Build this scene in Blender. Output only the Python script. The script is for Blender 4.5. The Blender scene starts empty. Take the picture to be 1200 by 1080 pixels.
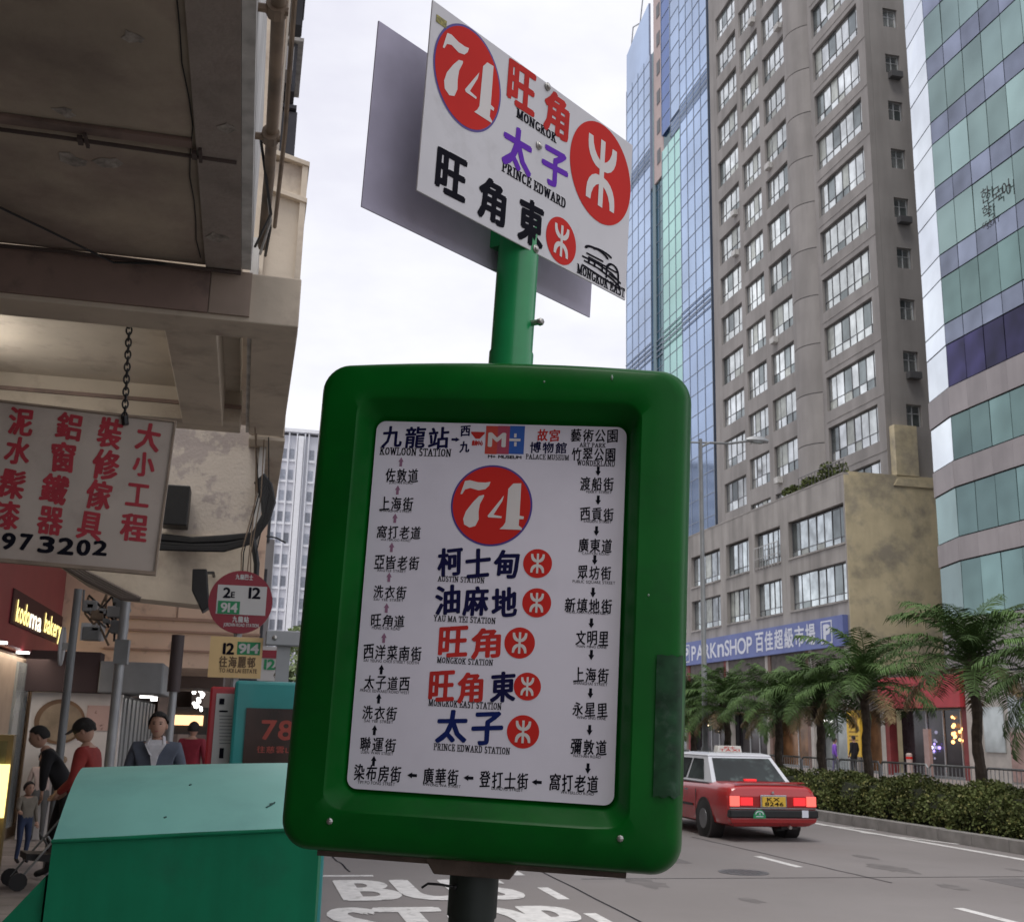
import bpy, bmesh, math, random
from math import sin, cos, pi, radians, sqrt, atan2
from mathutils import Vector, Matrix
random.seed(7)
S = bpy.context.scene
COL = S.collection

# ------------------------------------------------------------ camera
def nrm(v): return Vector(v).normalized()
FPX, CX, CY = 1320.0, 600.0, 540.0
_Z = nrm((135, -5540, 1320))
_Y = nrm((-317, 307, 1320)); _Y = (_Y - _Z * _Y.dot(_Z)).normalized()
_X = _Y.cross(_Z)
CAM = Vector((0, 0, 1.76))
def ray(px, py):
    c = Vector((px - CX, py - CY, FPX)).normalized()
    return Vector((_X.dot(c), _Y.dot(c), _Z.dot(c)))
def onp(px, py, ax, val):
    """surveyed point: where the sight line meets the plane axis = val"""
    d = ray(px, py); t = (val - CAM['XYZ'.index(ax)]) / d['XYZ'.index(ax)]
    return CAM + d * t
cam = bpy.data.cameras.new('camera'); cam.sensor_fit = 'HORIZONTAL'; cam.sensor_width = 36
cam.lens = FPX / 1200 * 36; cam.clip_start = 0.05; cam.clip_end = 3000
co = bpy.data.objects.new('camera', cam); COL.objects.link(co)
rt = Vector((_X[0], _Y[0], _Z[0])); dn = Vector((_X[1], _Y[1], _Z[1])); fw = Vector((_X[2], _Y[2], _Z[2]))
m = Matrix((rt, -dn, -fw)).transposed().to_4x4(); m.translation = CAM; co.matrix_world = m; S.camera = co
#DOF
cam.dof.use_dof = True; cam.dof.focus_distance = 2.15; cam.dof.aperture_fstop = 20

# ------------------------------------------------------------ light
SUN_EL, SUN_AZ = radians(68), radians(-140)          # azimuth from +Y towards +X
w = bpy.data.worlds.new('World'); S.world = w; w.use_nodes = True
nt = w.node_tree; nt.nodes.clear(); N = nt.nodes.new; L = nt.links.new
out = N('ShaderNodeOutputWorld'); mix = N('ShaderNodeMixShader'); b1 = N('ShaderNodeBackground'); b2 = N('ShaderNodeBackground')
sky = N('ShaderNodeTexSky'); sky.sky_type = 'NISHITA'; sky.sun_disc = False; sky.sun_elevation = SUN_EL; sky.sun_rotation = SUN_AZ
L(sky.outputs[0], b1.inputs[0]); b1.inputs[1].default_value = 0.12
tc = N('ShaderNodeTexCoord'); mp = N('ShaderNodeMapping'); mp.inputs['Scale'].default_value = (1, 1, 2.4)
no = N('ShaderNodeTexNoise'); no.inputs['Scale'].default_value = 2.6; no.inputs['Detail'].default_value = 6; no.inputs['Roughness'].default_value = .55
L(tc.outputs['Generated'], mp.inputs[0]); L(mp.outputs[0], no.inputs[0])
cr = N('ShaderNodeValToRGB'); cr.color_ramp.elements[0].position = .36; cr.color_ramp.elements[0].color = (.70, .695, .77, 1)
cr.color_ramp.elements[1].position = .62; cr.color_ramp.elements[1].color = (.87, .87, .905, 1)
L(no.outputs[0], cr.inputs[0]); L(cr.outputs[0], b2.inputs[0]); b2.inputs[1].default_value = 0.94
mix.inputs[0].default_value = .93
L(b1.outputs[0], mix.inputs[1]); L(b2.outputs[0], mix.inputs[2]); L(mix.outputs[0], out.inputs[0])
sl = bpy.data.lights.new('sun', 'SUN'); sl.energy = 1.5; sl.angle = radians(25); sl.color = (1, .96, .9)
so = bpy.data.objects.new('sun', sl); COL.objects.link(so)
sd = Vector((sin(SUN_AZ) * cos(SUN_EL), cos(SUN_AZ) * cos(SUN_EL), sin(SUN_EL)))
so.rotation_euler = sd.to_track_quat('Z', 'Y').to_euler(); so.location = (20, 20, 90)
S.view_settings.view_transform = 'Standard'; S.view_settings.look = 'None'
S.view_settings.exposure = 0.42; S.view_settings.gamma = 1; S.view_settings.use_curve_mapping = False
S.cycles.max_bounces = 7; S.cycles.use_denoising = True
S.cycles.sample_clamp_indirect = 4

# ------------------------------------------------------------ materials
_mats = {}
def M(name, col=(.5, .5, .5), rough=.6, metal=0, var=.12, scale=3, bump=0, bscale=40, spec=.5, coat=0, streak=0, emit=0, stain=None, rnd=0, det=5):
    if name in _mats: return _mats[name]
    mt = bpy.data.materials.new(name); _mats[name] = mt; mt.use_nodes = True
    nt = mt.node_tree; N = nt.nodes.new; L = nt.links.new; b = nt.nodes['Principled BSDF']
    b.inputs['Roughness'].default_value = rough; b.inputs['Metallic'].default_value = metal
    b.inputs['Specular IOR Level'].default_value = spec
    if coat: b.inputs['Coat Weight'].default_value = coat; b.inputs['Coat Roughness'].default_value = .08
    c4 = (*col, 1)
    if emit:
        b.inputs['Base Color'].default_value = c4; b.inputs['Emission Color'].default_value = c4; b.inputs['Emission Strength'].default_value = emit; return mt
    tc = N('ShaderNodeTexCoord'); oi = N('ShaderNodeObjectInfo'); ad = N('ShaderNodeVectorMath'); ad.operation = 'MULTIPLY_ADD'
    L(oi.outputs['Random'], ad.inputs[0]); ad.inputs[1].default_value = (13, 7, 5); L(tc.outputs['Object'], ad.inputs[2])
    vec = ad.outputs[0]; cur = None
    def rng(sock, lo, hi, a=.3, z=.7):
        r = N('ShaderNodeMapRange'); r.inputs[1].default_value = a; r.inputs[2].default_value = z; r.inputs[3].default_value = lo; r.inputs[4].default_value = hi
        L(sock, r.inputs[0]); return r.outputs[0]
    def mul(a, bb):
        q = N('ShaderNodeMath'); q.operation = 'MULTIPLY'; L(a, q.inputs[0]); L(bb, q.inputs[1]); return q.outputs[0]
    if var:
        n1 = N('ShaderNodeTexNoise'); n1.inputs['Scale'].default_value = scale; n1.inputs['Detail'].default_value = det; L(vec, n1.inputs[0])
        cur = rng(n1.outputs[0], 1 - var, 1 + var)
    if streak:
        mp = N('ShaderNodeMapping'); mp.inputs['Scale'].default_value = (1, 1, .12); L(vec, mp.inputs[0])
        n2 = N('ShaderNodeTexNoise'); n2.inputs['Scale'].default_value = scale * 2.2; n2.inputs['Detail'].default_value = 6; L(mp.outputs[0], n2.inputs[0])
        s = rng(n2.outputs[0], 1 - streak, 1 + streak * .3, .35, .6); cur = mul(cur, s) if cur else s
    if rnd:
        s = rng(oi.outputs['Random'], 1 - rnd, 1 + rnd, 0, 1); cur = mul(cur, s) if cur else s
    base = None
    if stain:
        n3 = N('ShaderNodeTexNoise'); n3.inputs['Scale'].default_value = stain[1]; n3.inputs['Detail'].default_value = 8; n3.inputs['Roughness'].default_value = .62; L(vec, n3.inputs[0])
        f = rng(n3.outputs[0], 0, 1, stain[2], stain[3]); mx = N('ShaderNodeMix'); mx.data_type = 'RGBA'
        L(f, mx.inputs['Factor']); mx.inputs['A'].default_value = c4; mx.inputs['B'].default_value = (*stain[0], 1); base = mx.outputs['Result']
    if cur:
        v = N('ShaderNodeVectorMath'); v.operation = 'SCALE'; L(cur, v.inputs['Scale'])
        if base: L(base, v.inputs[0])
        else: v.inputs[0].default_value = col
        base = v.outputs[0]
    if base: L(base, b.inputs['Base Color'])
    else: b.inputs['Base Color'].default_value = c4
    if bump:
        n4 = N('ShaderNodeTexNoise'); n4.inputs['Scale'].default_value = bscale; n4.inputs['Detail'].default_value = 4; L(vec, n4.inputs[0])
        bp = N('ShaderNodeBump'); bp.inputs['Strength'].default_value = bump; bp.inputs['Distance'].default_value = .01; L(n4.outputs[0], bp.inputs['Height']); L(bp.outputs[0], b.inputs['Normal'])
    return mt

asphalt = M('asphalt', (.215, .198, .194), .88, var=.10, scale=.7, bump=.5, bscale=120, stain=((.165, .150, .146), .35, .45, .68))
paving = M('paving', (.23, .20, .185), .75, var=.18, scale=3, bump=.3, rnd=.14)
kerbm = M('kerb_concrete', (.24, .23, .22), .85, var=.2, scale=4, bump=.4)
paint = M('road_paint', (.62, .61, .60), .7, var=.12, scale=9, bump=.3, stain=((.30, .29, .28), 7, .56, .72))
green = M('sign_green', (.001, .098, .010), .33, var=.25, scale=4, spec=.16, coat=0, stain=((.003, .070, .011), 7, .55, .75), bump=.12, bscale=9)
poleg = M('pole_green', (.010, .27, .085), .3, var=.12, scale=8, spec=.5, coat=.3)
dkpole = M('pole_dark', (.010, .018, .014), .55, var=.2, scale=8)
bracket = M('bracket_rust', (.085, .060, .046), .7, var=.3, scale=20, metal=.2, bump=.3)
steel = M('steel', (.45, .44, .42), .35, metal=.9, var=.15, scale=20)
whitep = M('panel_white', (.74, .71, .79), .42, var=.035, scale=5, stain=((.66, .63, .71), 3, .5, .75))
plate_m = M('plate_grey_white', (.62, .61, .63), .45, var=.05, scale=6, stain=((.50, .49, .50), 9, .58, .8))
plate_b = M('plate_back', (.52, .49, .62), .5, var=.10, scale=5, streak=.1)
black = M('ink_black', (.008, .008, .014), .85, var=0, spec=.1)
red = M('ink_red', (.58, .028, .022), .7, var=.06, scale=6, spec=.15)
cred = M('ink_red_text', (.52, .035, .03), .75, var=.1, scale=20, spec=.12)
blue = M('ink_blue', (.010, .02, .12), .8, var=0, spec=.1)
rimblue = M('ink_rim_blue', (.07, .04, .25), .5, var=0)
purple = M('ink_purple', (.15, .04, .45), .8, var=0, spec=.12)
dnavy = M('ink_navy', (.010, .010, .055), .8, var=0, spec=.1)
mauve = M('ink_mauve', (.28, .13, .22), .5, var=0)
cream_t = M('digit_white', (.68, .64, .62), .5, var=.04, scale=8)
cab = M('cabinet_green', (.006, .20, .095), .6, var=.14, scale=2.5, spec=.2, streak=.18, stain=((.010, .145, .075), 5, .5, .72), bump=.1, bscale=15)
lid = M('cabinet_lid', (.23, .54, .46), .45, var=.08, scale=3, spec=.5, stain=((.19, .46, .40), 2.2, .5, .7), bump=.1, bscale=12)
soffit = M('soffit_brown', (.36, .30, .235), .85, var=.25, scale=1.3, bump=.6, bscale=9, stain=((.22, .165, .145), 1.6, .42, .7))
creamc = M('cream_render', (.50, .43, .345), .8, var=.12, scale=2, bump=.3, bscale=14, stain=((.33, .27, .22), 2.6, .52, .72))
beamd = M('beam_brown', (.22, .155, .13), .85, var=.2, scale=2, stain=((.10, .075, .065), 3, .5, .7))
flaky = M('flaking_paint', (.50, .44, .38), .85, var=.08, scale=2, bump=.4, stain=((.37, .32, .295), 4.3, .50, .56))
peach = M('peach_render', (.66, .48, .36), .8, var=.08, scale=1.5, stain=((.42, .29, .23), 4, .58, .72))
whitew = M('white_weathered', (.55, .54, .52), .7, var=.15, scale=4, streak=.25)
brownp = M('brown_pipe', (.20, .145, .10), .6, var=.35, scale=6)
blackr = M('black_rubber', (.008, .008, .009), .5, var=.3, scale=15)
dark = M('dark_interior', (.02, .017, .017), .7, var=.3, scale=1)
grey = M('grey_paint', (.20, .21, .215), .5, var=.12, scale=4, metal=.2)
lgrey = M('light_grey_metal', (.33, .34, .35), .45, var=.12, scale=4, metal=.4)
maroon = M('maroon_panel', (.27, .035, .045), .4, var=.1, scale=1.5)
brownc = M('tower_concrete', (.285, .267, .256), .85, var=.09, scale=.5, streak=.16, bump=.4, bscale=5)
brownc2 = M('podium_concrete', (.31, .29, .272), .85, var=.12, scale=.6, streak=.25, bump=.3, bscale=6)
stainw = M('stained_side_wall', (.53, .455, .30), .9, var=.14, scale=.9, streak=.06, bump=.6, bscale=5, stain=((.31, .275, .21), .75, .46, .66), det=9)
stone = M('pink_stone', (.33, .30, .305), .55, var=.08, scale=.8, streak=.1, rnd=.06)
frame = M('window_frame_white', (.52, .53, .54), .45, metal=.3, var=.05, scale=2)
frameg = M('window_frame_grey', (.12, .12, .125), .45, metal=.3, var=.05)
def glassm(name, col, metal=.75, rough=.06, var=.15, sc=.8, rnd=.12, bump=.05):
    return M(name, col, rough, metal=metal, var=var, scale=sc, rnd=rnd, bump=bump, bscale=1.2, det=2)
g_tower = glassm('tower_glass', (.66, .69, .68), .8, .05, .3, .9, .22)
g_pdark = glassm('pane_dark', (.22, .25, .25), .6, .08, .3, .9, .3)
g_pcurt = M('pane_curtain', (.42, .44, .40), .25, metal=.35, var=.2, scale=2, rnd=.3)
g_pod = glassm('podium_glass', (.55, .60, .61), .8, .08, .35, 1.2, .2)
g_blue = M('blue_curtain_glass', (.36, .47, .66), .08, metal=.85, var=.22, scale=.12, bump=.05, bscale=.8)
g_deep = glassm('deep_blue_glass', (.06, .14, .40), .75, .08, .1)
g_green = M('green_curtain_glass', (.34, .58, .53), .1, metal=.8, var=.2, scale=.12)
g_teald = glassm('teal_dark_glass', (.06, .15, .17), .7, .1)
g_teal2 = glassm('teal_glass_upper', (.27, .375, .36), .78, .05, .22, .3, .22, .03)  # tint changes in the block's panes suggest reflected buildings
g_teal = glassm('teal_glass', (.16, .245, .235), .75, .05, .25, .4, .25, .03)
g_span = glassm('spandrel_glass', (.21, .235, .31), .75, .08, .3, .5, .15, .04)
g_purp = glassm('purple_glass', (.032, .028, .085), .7, .06, .5, .6, .3, .04)
g_pale = glassm('sky_pale_glass', (.80, .86, .90), .85, .06, .1, .5, .08, .03)  # paleness stands for sky reflected in the corner facet
trunk_m = M('palm_trunk', (.060, .045, .034), .95, var=.4, scale=9, bump=.9, bscale=25)
leaf1 = M('palm_leaf', (.072, .125, .040), .6, var=.35, scale=3, rnd=.35, spec=.15)
leaf2 = M('palm_leaf_dry', (.16, .115, .055), .7, var=.3, scale=3, rnd=.3)
hedge_m = M('hedge_leaf', (.085, .105, .035), .6, var=.55, scale=2.2, spec=.15)
hedge_y = M('hedge_leaf_light', (.19, .19, .06), .55, var=.4, scale=3)
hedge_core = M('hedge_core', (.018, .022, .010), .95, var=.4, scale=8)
soil = M('soil', (.05, .04, .03), .95, var=.3, scale=6)
skin = M('skin', (.42, .25, .18), .55, var=.05); hairm = M('hair', (.010, .008, .007), .75, var=.4, scale=60, bump=1, bscale=90)
taxi_red = M('taxi_red', (.40, .020, .022), .25, var=.05, scale=3, coat=.7, spec=.5)
taxi_white = M('taxi_silver_white', (.62, .64, .68), .25, var=.03, coat=.6)
chrome = M('chrome', (.6, .6, .62), .15, metal=1, var=.05)
glass_d = M('car_glass', (.055, .075, .072), .03, metal=.45, var=.55, scale=1.6, spec=.8, stain=((.012, .018, .018), 1.1, .48, .53))
tyre = M('tyre', (.012, .012, .012), .8, var=.2)
lampred = M('tail_red_lit', (.85, .03, .035), emit=.5)
lamphot = M('tail_hot_lit', (1, .13, .10), emit=.8)
lampoff = M('tail_red_dark', (.30, .01, .01), .2, var=.1, coat=.6)
warm = M('warm_lamp', (1, .72, .45), emit=4.0); whitelit = M('white_lamp', (1, .96, .92), emit=3.0); yellowlit = M('sign_lit_yellow', (1, .83, .30), emit=1.3)
whitelit2 = M('sign_lit_white', (1, .93, .72), emit=1.5)
bluesign = M('banner_blue', (.13, .165, .37), .55, var=.08, scale=.6, stain=((.09, .11, .32), .5, .5, .7))
signwhite = M('banner_white', (.62, .64, .72), .55, var=.05)
yellow = M('plate_yellow', (.66, .42, .04), .5, var=.06, scale=8)
buff = M('plate_buff', (.66, .47, .22), .5, var=.07, scale=6)
gdark = M('label_green', (.01, .22, .08), .5, var=.05)
teal = M('teal_panel', (.02, .24, .23), .4, var=.08, scale=5, coat=.2)
boardw = M('board_white', (.46, .395, .345), .6, var=.1, scale=3, stain=((.34, .27, .23), 2.5, .5, .75))

# ------------------------------------------------------------ mesh helpers
WM = {}
class MB:
    def __init__(s): s.v = []; s.f = []; s.mi = []; s.cur = 0
    def add(s, vs, fs):
        o = len(s.v); s.v += [tuple(v) for v in vs]; s.f += [tuple(i + o for i in f) for f in fs]; s.mi += [s.cur] * len(fs); return s
    def box(s, x0, x1, y0, y1, z0, z1):
        return s.add([(x0, y0, z0), (x1, y0, z0), (x1, y1, z0), (x0, y1, z0), (x0, y0, z1), (x1, y0, z1), (x1, y1, z1), (x0, y1, z1)],
                     [(0, 3, 2, 1), (4, 5, 6, 7), (0, 1, 5, 4), (1, 2, 6, 5), (2, 3, 7, 6), (3, 0, 4, 7)])
    def poly(s, pts): return s.add(pts, [tuple(range(len(pts)))])
    def loft(s, rings, cap=True, close=True):
        n = len(rings[0]); vs = [p for r in rings for p in r]; fs = []
        for i in range(len(rings) - 1):
            for j in range(n if close else n - 1):
                k = (j + 1) % n; fs.append((i * n + j, i * n + k, (i + 1) * n + k, (i + 1) * n + j))
        if cap: fs.append(tuple(range(n - 1, -1, -1))); fs.append(tuple((len(rings) - 1) * n + j for j in range(n)))
        return s.add(vs, fs)
    def tube(s, pts, r, n=8, cap=True):
        pts = [Vector(p) for p in pts]; rs = r if isinstance(r, (list, tuple)) else [r] * len(pts); rings = []
        d0 = (pts[1] - pts[0]).normalized(); u = d0.orthogonal().normalized()
        for i, p in enumerate(pts):
            d = (pts[min(i + 1, len(pts) - 1)] - pts[max(i - 1, 0)]).normalized()
            u = (u - d * u.dot(d)).normalized(); v = d.cross(u)
            rings.append([p + (u * cos(2 * pi * k / n) + v * sin(2 * pi * k / n)) * rs[i] for k in range(n)])
        return s.loft(rings, cap)
    def prism(s, poly, ax, a, b):
        def mk(p, t): return {'X': (t, p[0], p[1]), 'Y': (p[0], t, p[1]), 'Z': (p[0], p[1], t)}[ax]
        return s.loft([[mk(p, a) for p in poly], [mk(p, b) for p in poly]])
    def ball(s, c, r, n=8, mth=5):
        r = r if isinstance(r, (tuple, list)) else (r, r, r); rings = []
        for i in range(mth + 1):
            t = pi * (i + .02) / (mth + .04)
            rings.append([(c[0] + r[0] * sin(t) * cos(2 * pi * k / n), c[1] + r[1] * sin(t) * sin(2 * pi * k / n), c[2] + r[2] * cos(t)) for k in range(n)])
        return s.loft(rings)
    def mesh(s, name, mats):
        me = bpy.data.meshes.new(name); me.from_pydata(s.v, [], s.f); me.update()
        for mm in (mats if isinstance(mats, (list, tuple)) else [mats]): me.materials.append(mm)
        if max(s.mi, default=0): me.polygons.foreach_set('material_index', s.mi)
        return me
    def build(s, name, mats, parent=None, smooth=False, bevel=0, kind=None, label=None, world=None, fixn=True):
        me = s.mesh(name, mats)
        if fixn and len(s.f) < 60000:
            bm = bmesh.new(); bm.from_mesh(me); bmesh.ops.recalc_face_normals(bm, faces=bm.faces); bm.to_mesh(me); bm.free()
        return put(name, me, parent, smooth, bevel, kind, label, world)
def put(name, me, parent=None, smooth=False, bevel=0, kind=None, label=None, world=None):
    o = bpy.data.objects.new(name, me); COL.objects.link(o)
    if smooth:
        for p in me.polygons: p.use_smooth = True
        if smooth == 'auto':
            md = o.modifiers.new('edge', 'EDGE_SPLIT'); md.split_angle = radians(40)
    if bevel:
        md = o.modifiers.new('bev', 'BEVEL'); md.width = bevel; md.segments = 2; md.limit_method = 'ANGLE'; md.angle_limit = radians(40)
    if kind: o['kind'] = kind
    if label: o['label'] = label
    link(o, parent, world); return o
def link(o, parent, world=None):
    if parent is not None:
        o.parent = parent; pw = WM[parent]
        if world is not None: o.matrix_basis = pw.inverted() @ world; WM[o] = world.copy()
        else: WM[o] = pw @ o.matrix_basis
    else:
        if world is not None: o.matrix_basis = world
        WM[o] = o.matrix_basis.copy()
def thing(name, label, cat, loc=(0, 0, 0), rz=0, group=None, world=None):
    o = bpy.data.objects.new(name, None); COL.objects.link(o); o['label'] = label; o['category'] = cat
    if group: o['group'] = group
    o.empty_display_size = .2
    o.matrix_basis = world if world is not None else Matrix.Translation(loc) @ Matrix.Rotation(rz, 4, 'Z')
    WM[o] = o.matrix_basis.copy(); return o
def tag(o, label, cat, group=None):
    o['label'] = label; o['category'] = cat
    if group: o['group'] = group
    return o
def inst(o, parent, basis=None):
    c = o.copy(); COL.objects.link(c); c.parent = parent
    if basis is not None: c.matrix_basis = basis
    WM[c] = WM[parent] @ c.matrix_basis; return c
KIDS = {}
def dup(root, loc, rz=0, label=None, scale=1):
    r = root.copy(); COL.objects.link(r); r.matrix_basis = Matrix.Translation(loc) @ Matrix.Rotation(rz, 4, 'Z') @ Matrix.Scale(scale, 4)
    WM[r] = r.matrix_basis.copy()
    if label: r['label'] = label
    for ch in [x for x in COL.objects if x.parent == root]:
        c = inst(ch, r)
        for g in [x for x in COL.objects if x.parent == ch]: inst(g, c)
    return r
def struct(o): o['kind'] = 'structure'; return o

# ------------------------------------------------------------ lettering
_gc = {}
def glyph(ch):
    if ch in _gc: return _gc[ch]
    c = bpy.data.curves.new('g', 'FONT'); c.body = ch; c.size = 1; c.resolution_u = 2 if ord(ch) > 255 else 4
    o = bpy.data.objects.new('g', c); COL.objects.link(o)
    dg = bpy.context.evaluated_depsgraph_get(); dg.update(); me = bpy.data.meshes.new_from_object(o.evaluated_get(dg))
    vs = [tuple(v.co[:2]) for v in me.vertices]; fs = [tuple(p.vertices) for p in me.polygons]
    bpy.data.objects.remove(o); bpy.data.curves.remove(c); bpy.data.meshes.remove(me)
    _gc[ch] = (vs, fs); return _gc[ch]
# pen-drawn stencil serif capitals: strokes in a unit cell (width, strokes)
def arc(cx, cy, rx, ry, a, b, n=8): return [(cx + rx * cos(radians(a + (b - a) * i / n)), cy + ry * sin(radians(a + (b - a) * i / n))) for i in range(n + 1)]
SER = {'O': (.8, [arc(.4, .5, .3, .44, 0, 360, 14)]), 'C': (.75, [arc(.42, .5, .3, .44, 50, 310, 12)]), 'G': (.8, [arc(.42, .5, .3, .44, 50, 315, 12), [(.7, .1), (.7, .42)], [(.55, .42), (.78, .42)]]),
 'Q': (.8, [arc(.4, .5, .3, .44, 0, 360, 14), [(.5, .2), (.75, 0)]]),
 'D': (.8, [[(.16, .04), (.16, .96)], [(.02, .04), (.4, .04)] + arc(.36, .5, .33, .46, -90, 90, 8) + [(.02, .96)]]),
 'P': (.7, [[(.16, .04), (.16, .96)], [(.02, .04), (.32, .04)], [(.02, .96), (.35, .96)] + arc(.36, .73, .24, .23, 90, -90, 6) + [(.16, .5)]]),
 'R': (.8, [[(.16, .04), (.16, .96)], [(.02, .04), (.3, .04)], [(.02, .96), (.35, .96)] + arc(.36, .73, .24, .23, 90, -90, 6) + [(.16, .5)], [(.38, .5), (.66, .04), (.78, .04)]]),
 'B': (.75, [[(.16, .04), (.16, .96)], [(.02, .96), (.35, .96)] + arc(.36, .75, .22, .21, 90, -90, 6) + [(.16, .54)], [(.02, .04), (.36, .04)] + arc(.38, .29, .25, .25, -90, 90, 6) + [(.16, .54)]]),
 'S': (.65, [arc(.32, .74, .2, .22, 30, 270, 8) + arc(.32, .27, .22, .25, 90, -150, 8)]),
 'K': (.8, [[(.16, .04), (.16, .96)], [(.02, .04), (.3, .04)], [(.02, .96), (.3, .96)], [(.18, .42), (.64, .92)], [(.36, .6), (.66, .04)], [(.54, .96), (.78, .96)], [(.54, .04), (.8, .04)]]),
 'M': (1.0, [[(.14, .04), (.14, .96)], [(.86, .04), (.86, .96)], [(.18, .94), (.5, .06), (.82, .94)], [(.02, .04), (.28, .04)], [(.72, .04), (.98, .04)], [(.02, .96), (.2, .96)], [(.8, .96), (.98, .96)]]),
 'N': (.85, [[(.14, .04), (.14, .96)], [(.7, .04), (.7, .96)], [(.16, .94), (.68, .06)], [(.02, .04), (.28, .04)], [(.56, .96), (.84, .96)], [(.02, .96), (.2, .96)]]),
 'W': (1.1, [[(.12, .94), (.32, .06), (.54, .9), (.78, .06), (.98, .94)], [(0, .96), (.28, .96)], [(.82, .96), (1.1, .96)]]),
 'V': (.8, [[(.12, .94), (.4, .06), (.68, .94)], [(0, .96), (.28, .96)], [(.55, .96), (.82, .96)]]),
 'A': (.85, [[(.12, .06), (.42, .94), (.72, .06)], [(.22, .34), (.62, .34)], [(0, .04), (.26, .04)], [(.56, .04), (.86, .04)]]),
 'Y': (.8, [[(.12, .94), (.4, .48), (.68, .94)], [(.4, .48), (.4, .04)], [(.26, .04), (.54, .04)], [(0, .96), (.26, .96)], [(.56, .96), (.8, .96)]]),
 'U': (.8, [[(.14, .96), (.14, .3)] + arc(.4, .3, .26, .25, 180, 360, 8) + [(.66, .96)], [(.02, .96), (.3, .96)], [(.54, .96), (.8, .96)]]),
 'H': (.85, [[(.16, .04), (.16, .96)], [(.68, .04), (.68, .96)], [(.16, .5), (.68, .5)], [(.02, .04), (.3, .04)], [(.02, .96), (.3, .96)], [(.54, .04), (.84, .04)], [(.54, .96), (.84, .96)]]),
 'I': (.4, [[(.2, .04), (.2, .96)], [(.04, .04), (.36, .04)], [(.04, .96), (.36, .96)]]),
 'T': (.7, [[(.35, .04), (.35, .96)], [(.2, .04), (.5, .04)], [(.03, .78), (.03, .96), (.67, .96), (.67, .78)]]),
 'E': (.7, [[(.16, .04), (.16, .96)], [(.02, .96), (.62, .96), (.62, .78)], [(.02, .04), (.64, .04), (.64, .24)], [(.16, .5), (.45, .5)], [(.45, .38), (.45, .62)]]),
 'L': (.65, [[(.16, .04), (.16, .96)], [(.02, .96), (.3, .96)], [(.02, .04), (.6, .04), (.6, .28)]])}
def hull(pts):
    pts = sorted(set(pts)); 
    def half(ps):
        h = []
        for p in ps:
            while len(h) > 1 and (h[-1][0] - h[-2][0]) * (p[1] - h[-2][1]) - (h[-1][1] - h[-2][1]) * (p[0] - h[-2][0]) <= 0: h.pop()
            h.append(p)
        return h[:-1]
    return half(pts) + half(pts[::-1])
def pen(mb, strokes, fx, pw, ph, z=0, dz=2e-5):
    for st in strokes:
        for a, b in zip(st, st[1:]):
            h = hull([(p[0] + sx * pw, p[1] + sy * ph) for p in (a, b) for sx in (-1, 1) for sy in (-1, 1)])
            mb.poly([(*fx(*p), z) for p in h]); z += dz
    return z
def serif(mb, text, x0, y0, x1, y1, pw=.075, ph=.035, z=0):
    tot = sum((SER[c][0] + .12) if c != ' ' else .4 for c in text); k = (x1 - x0) / tot; x = 0
    for c in text:
        if c == ' ': x += .4; continue
        xx = x; pen(mb, SER[c][1], lambda a, b: (x0 + (xx + .06 + a) * k, y0 + b * (y1 - y0)), pw, ph, z); x += SER[c][0] + .12
def text(mb, s, x0, y0, x1, y1, bold=0, z=0, cjk=True, jit=0, slant=0, vertical=False, bxy=None):
    """lay the string into the box, glyph by glyph; bold = stroke growth as a share of the glyph height"""
    n = len(s); rr = random.Random(len(s) * 31 + ord(s[0]))
    if cjk:
        cells = []
        for i in range(n):
            if vertical: cells.append((x0, y1 - (i + 1) * (y1 - y0) / n, x1, y1 - i * (y1 - y0) / n))
            else: cells.append((x0 + i * (x1 - x0) / n, y0, x0 + (i + 1) * (x1 - x0) / n, y1))
    else:
        ws = []; 
        for c in s:
            if c == ' ': ws.append((0, .28)); continue
            vs = glyph(c)[0]; ws.append((min(v[0] for v in vs), max(v[0] for v in vs)))
        gap = .09; tot = sum(b - a for a, b in ws) + gap * (n - 1); k = (x1 - x0) / tot; x = x0
        cells = []
        for a, b in ws: cells.append((x, y0, x + (b - a) * k, y1)); x += (b - a + gap) * k
    nc = 6 if (bold or bxy) else 1
    for c, (a0, b0, a1, b1) in zip(s, cells):
        if c == ' ': continue
        vs, fs = glyph(c)
        gx0 = min(v[0] for v in vs); gx1 = max(v[0] for v in vs); gy0 = min(v[1] for v in vs); gy1 = max(v[1] for v in vs)
        if cjk:
            pad = .085; cw = (a1 - a0) * (1 - 2 * pad); chh = (b1 - b0) * (.98 if not vertical else .88); ocx, ocy = (a0 + a1) / 2, (b0 + b1) / 2
            sx = cw / max(gx1 - gx0, .55); sy = chh / max(gy1 - gy0, .6); gcx, gcy = (gx0 + gx1) / 2, (gy0 + gy1) / 2
        else:
            full = .72 if not c.islower() or c in 'bdfhklt' else .72
            sx = (a1 - a0) / max(gx1 - gx0, .02); sy = (b1 - b0) / full; ocx = (a0 + a1) / 2; gcx = (gx0 + gx1) / 2; ocy = b0; gcy = 0.0
        ja = rr.uniform(-jit, jit)
        for q in range(nc):
            ox = oy = 0
            if bxy: aa = q * 2 * pi / nc + .3; ox, oy = cos(aa) * bxy[0], sin(aa) * bxy[1]
            elif bold:
                h = (b1 - b0) * bold; aa = q * 2 * pi / nc + .3; ox, oy = cos(aa) * h, sin(aa) * h * .75
            pts = []
            for vx, vy in vs:
                X = (vx - gcx) * sx; Y = (vy - gcy) * sy + slant * X
                X2 = X * cos(ja) - Y * sin(ja); Y2 = X * sin(ja) + Y * cos(ja)
                pts.append((ocx + X2 + ox, ocy + Y2 + oy, z + q * 3e-5))
            mb.add(pts, fs)
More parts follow.
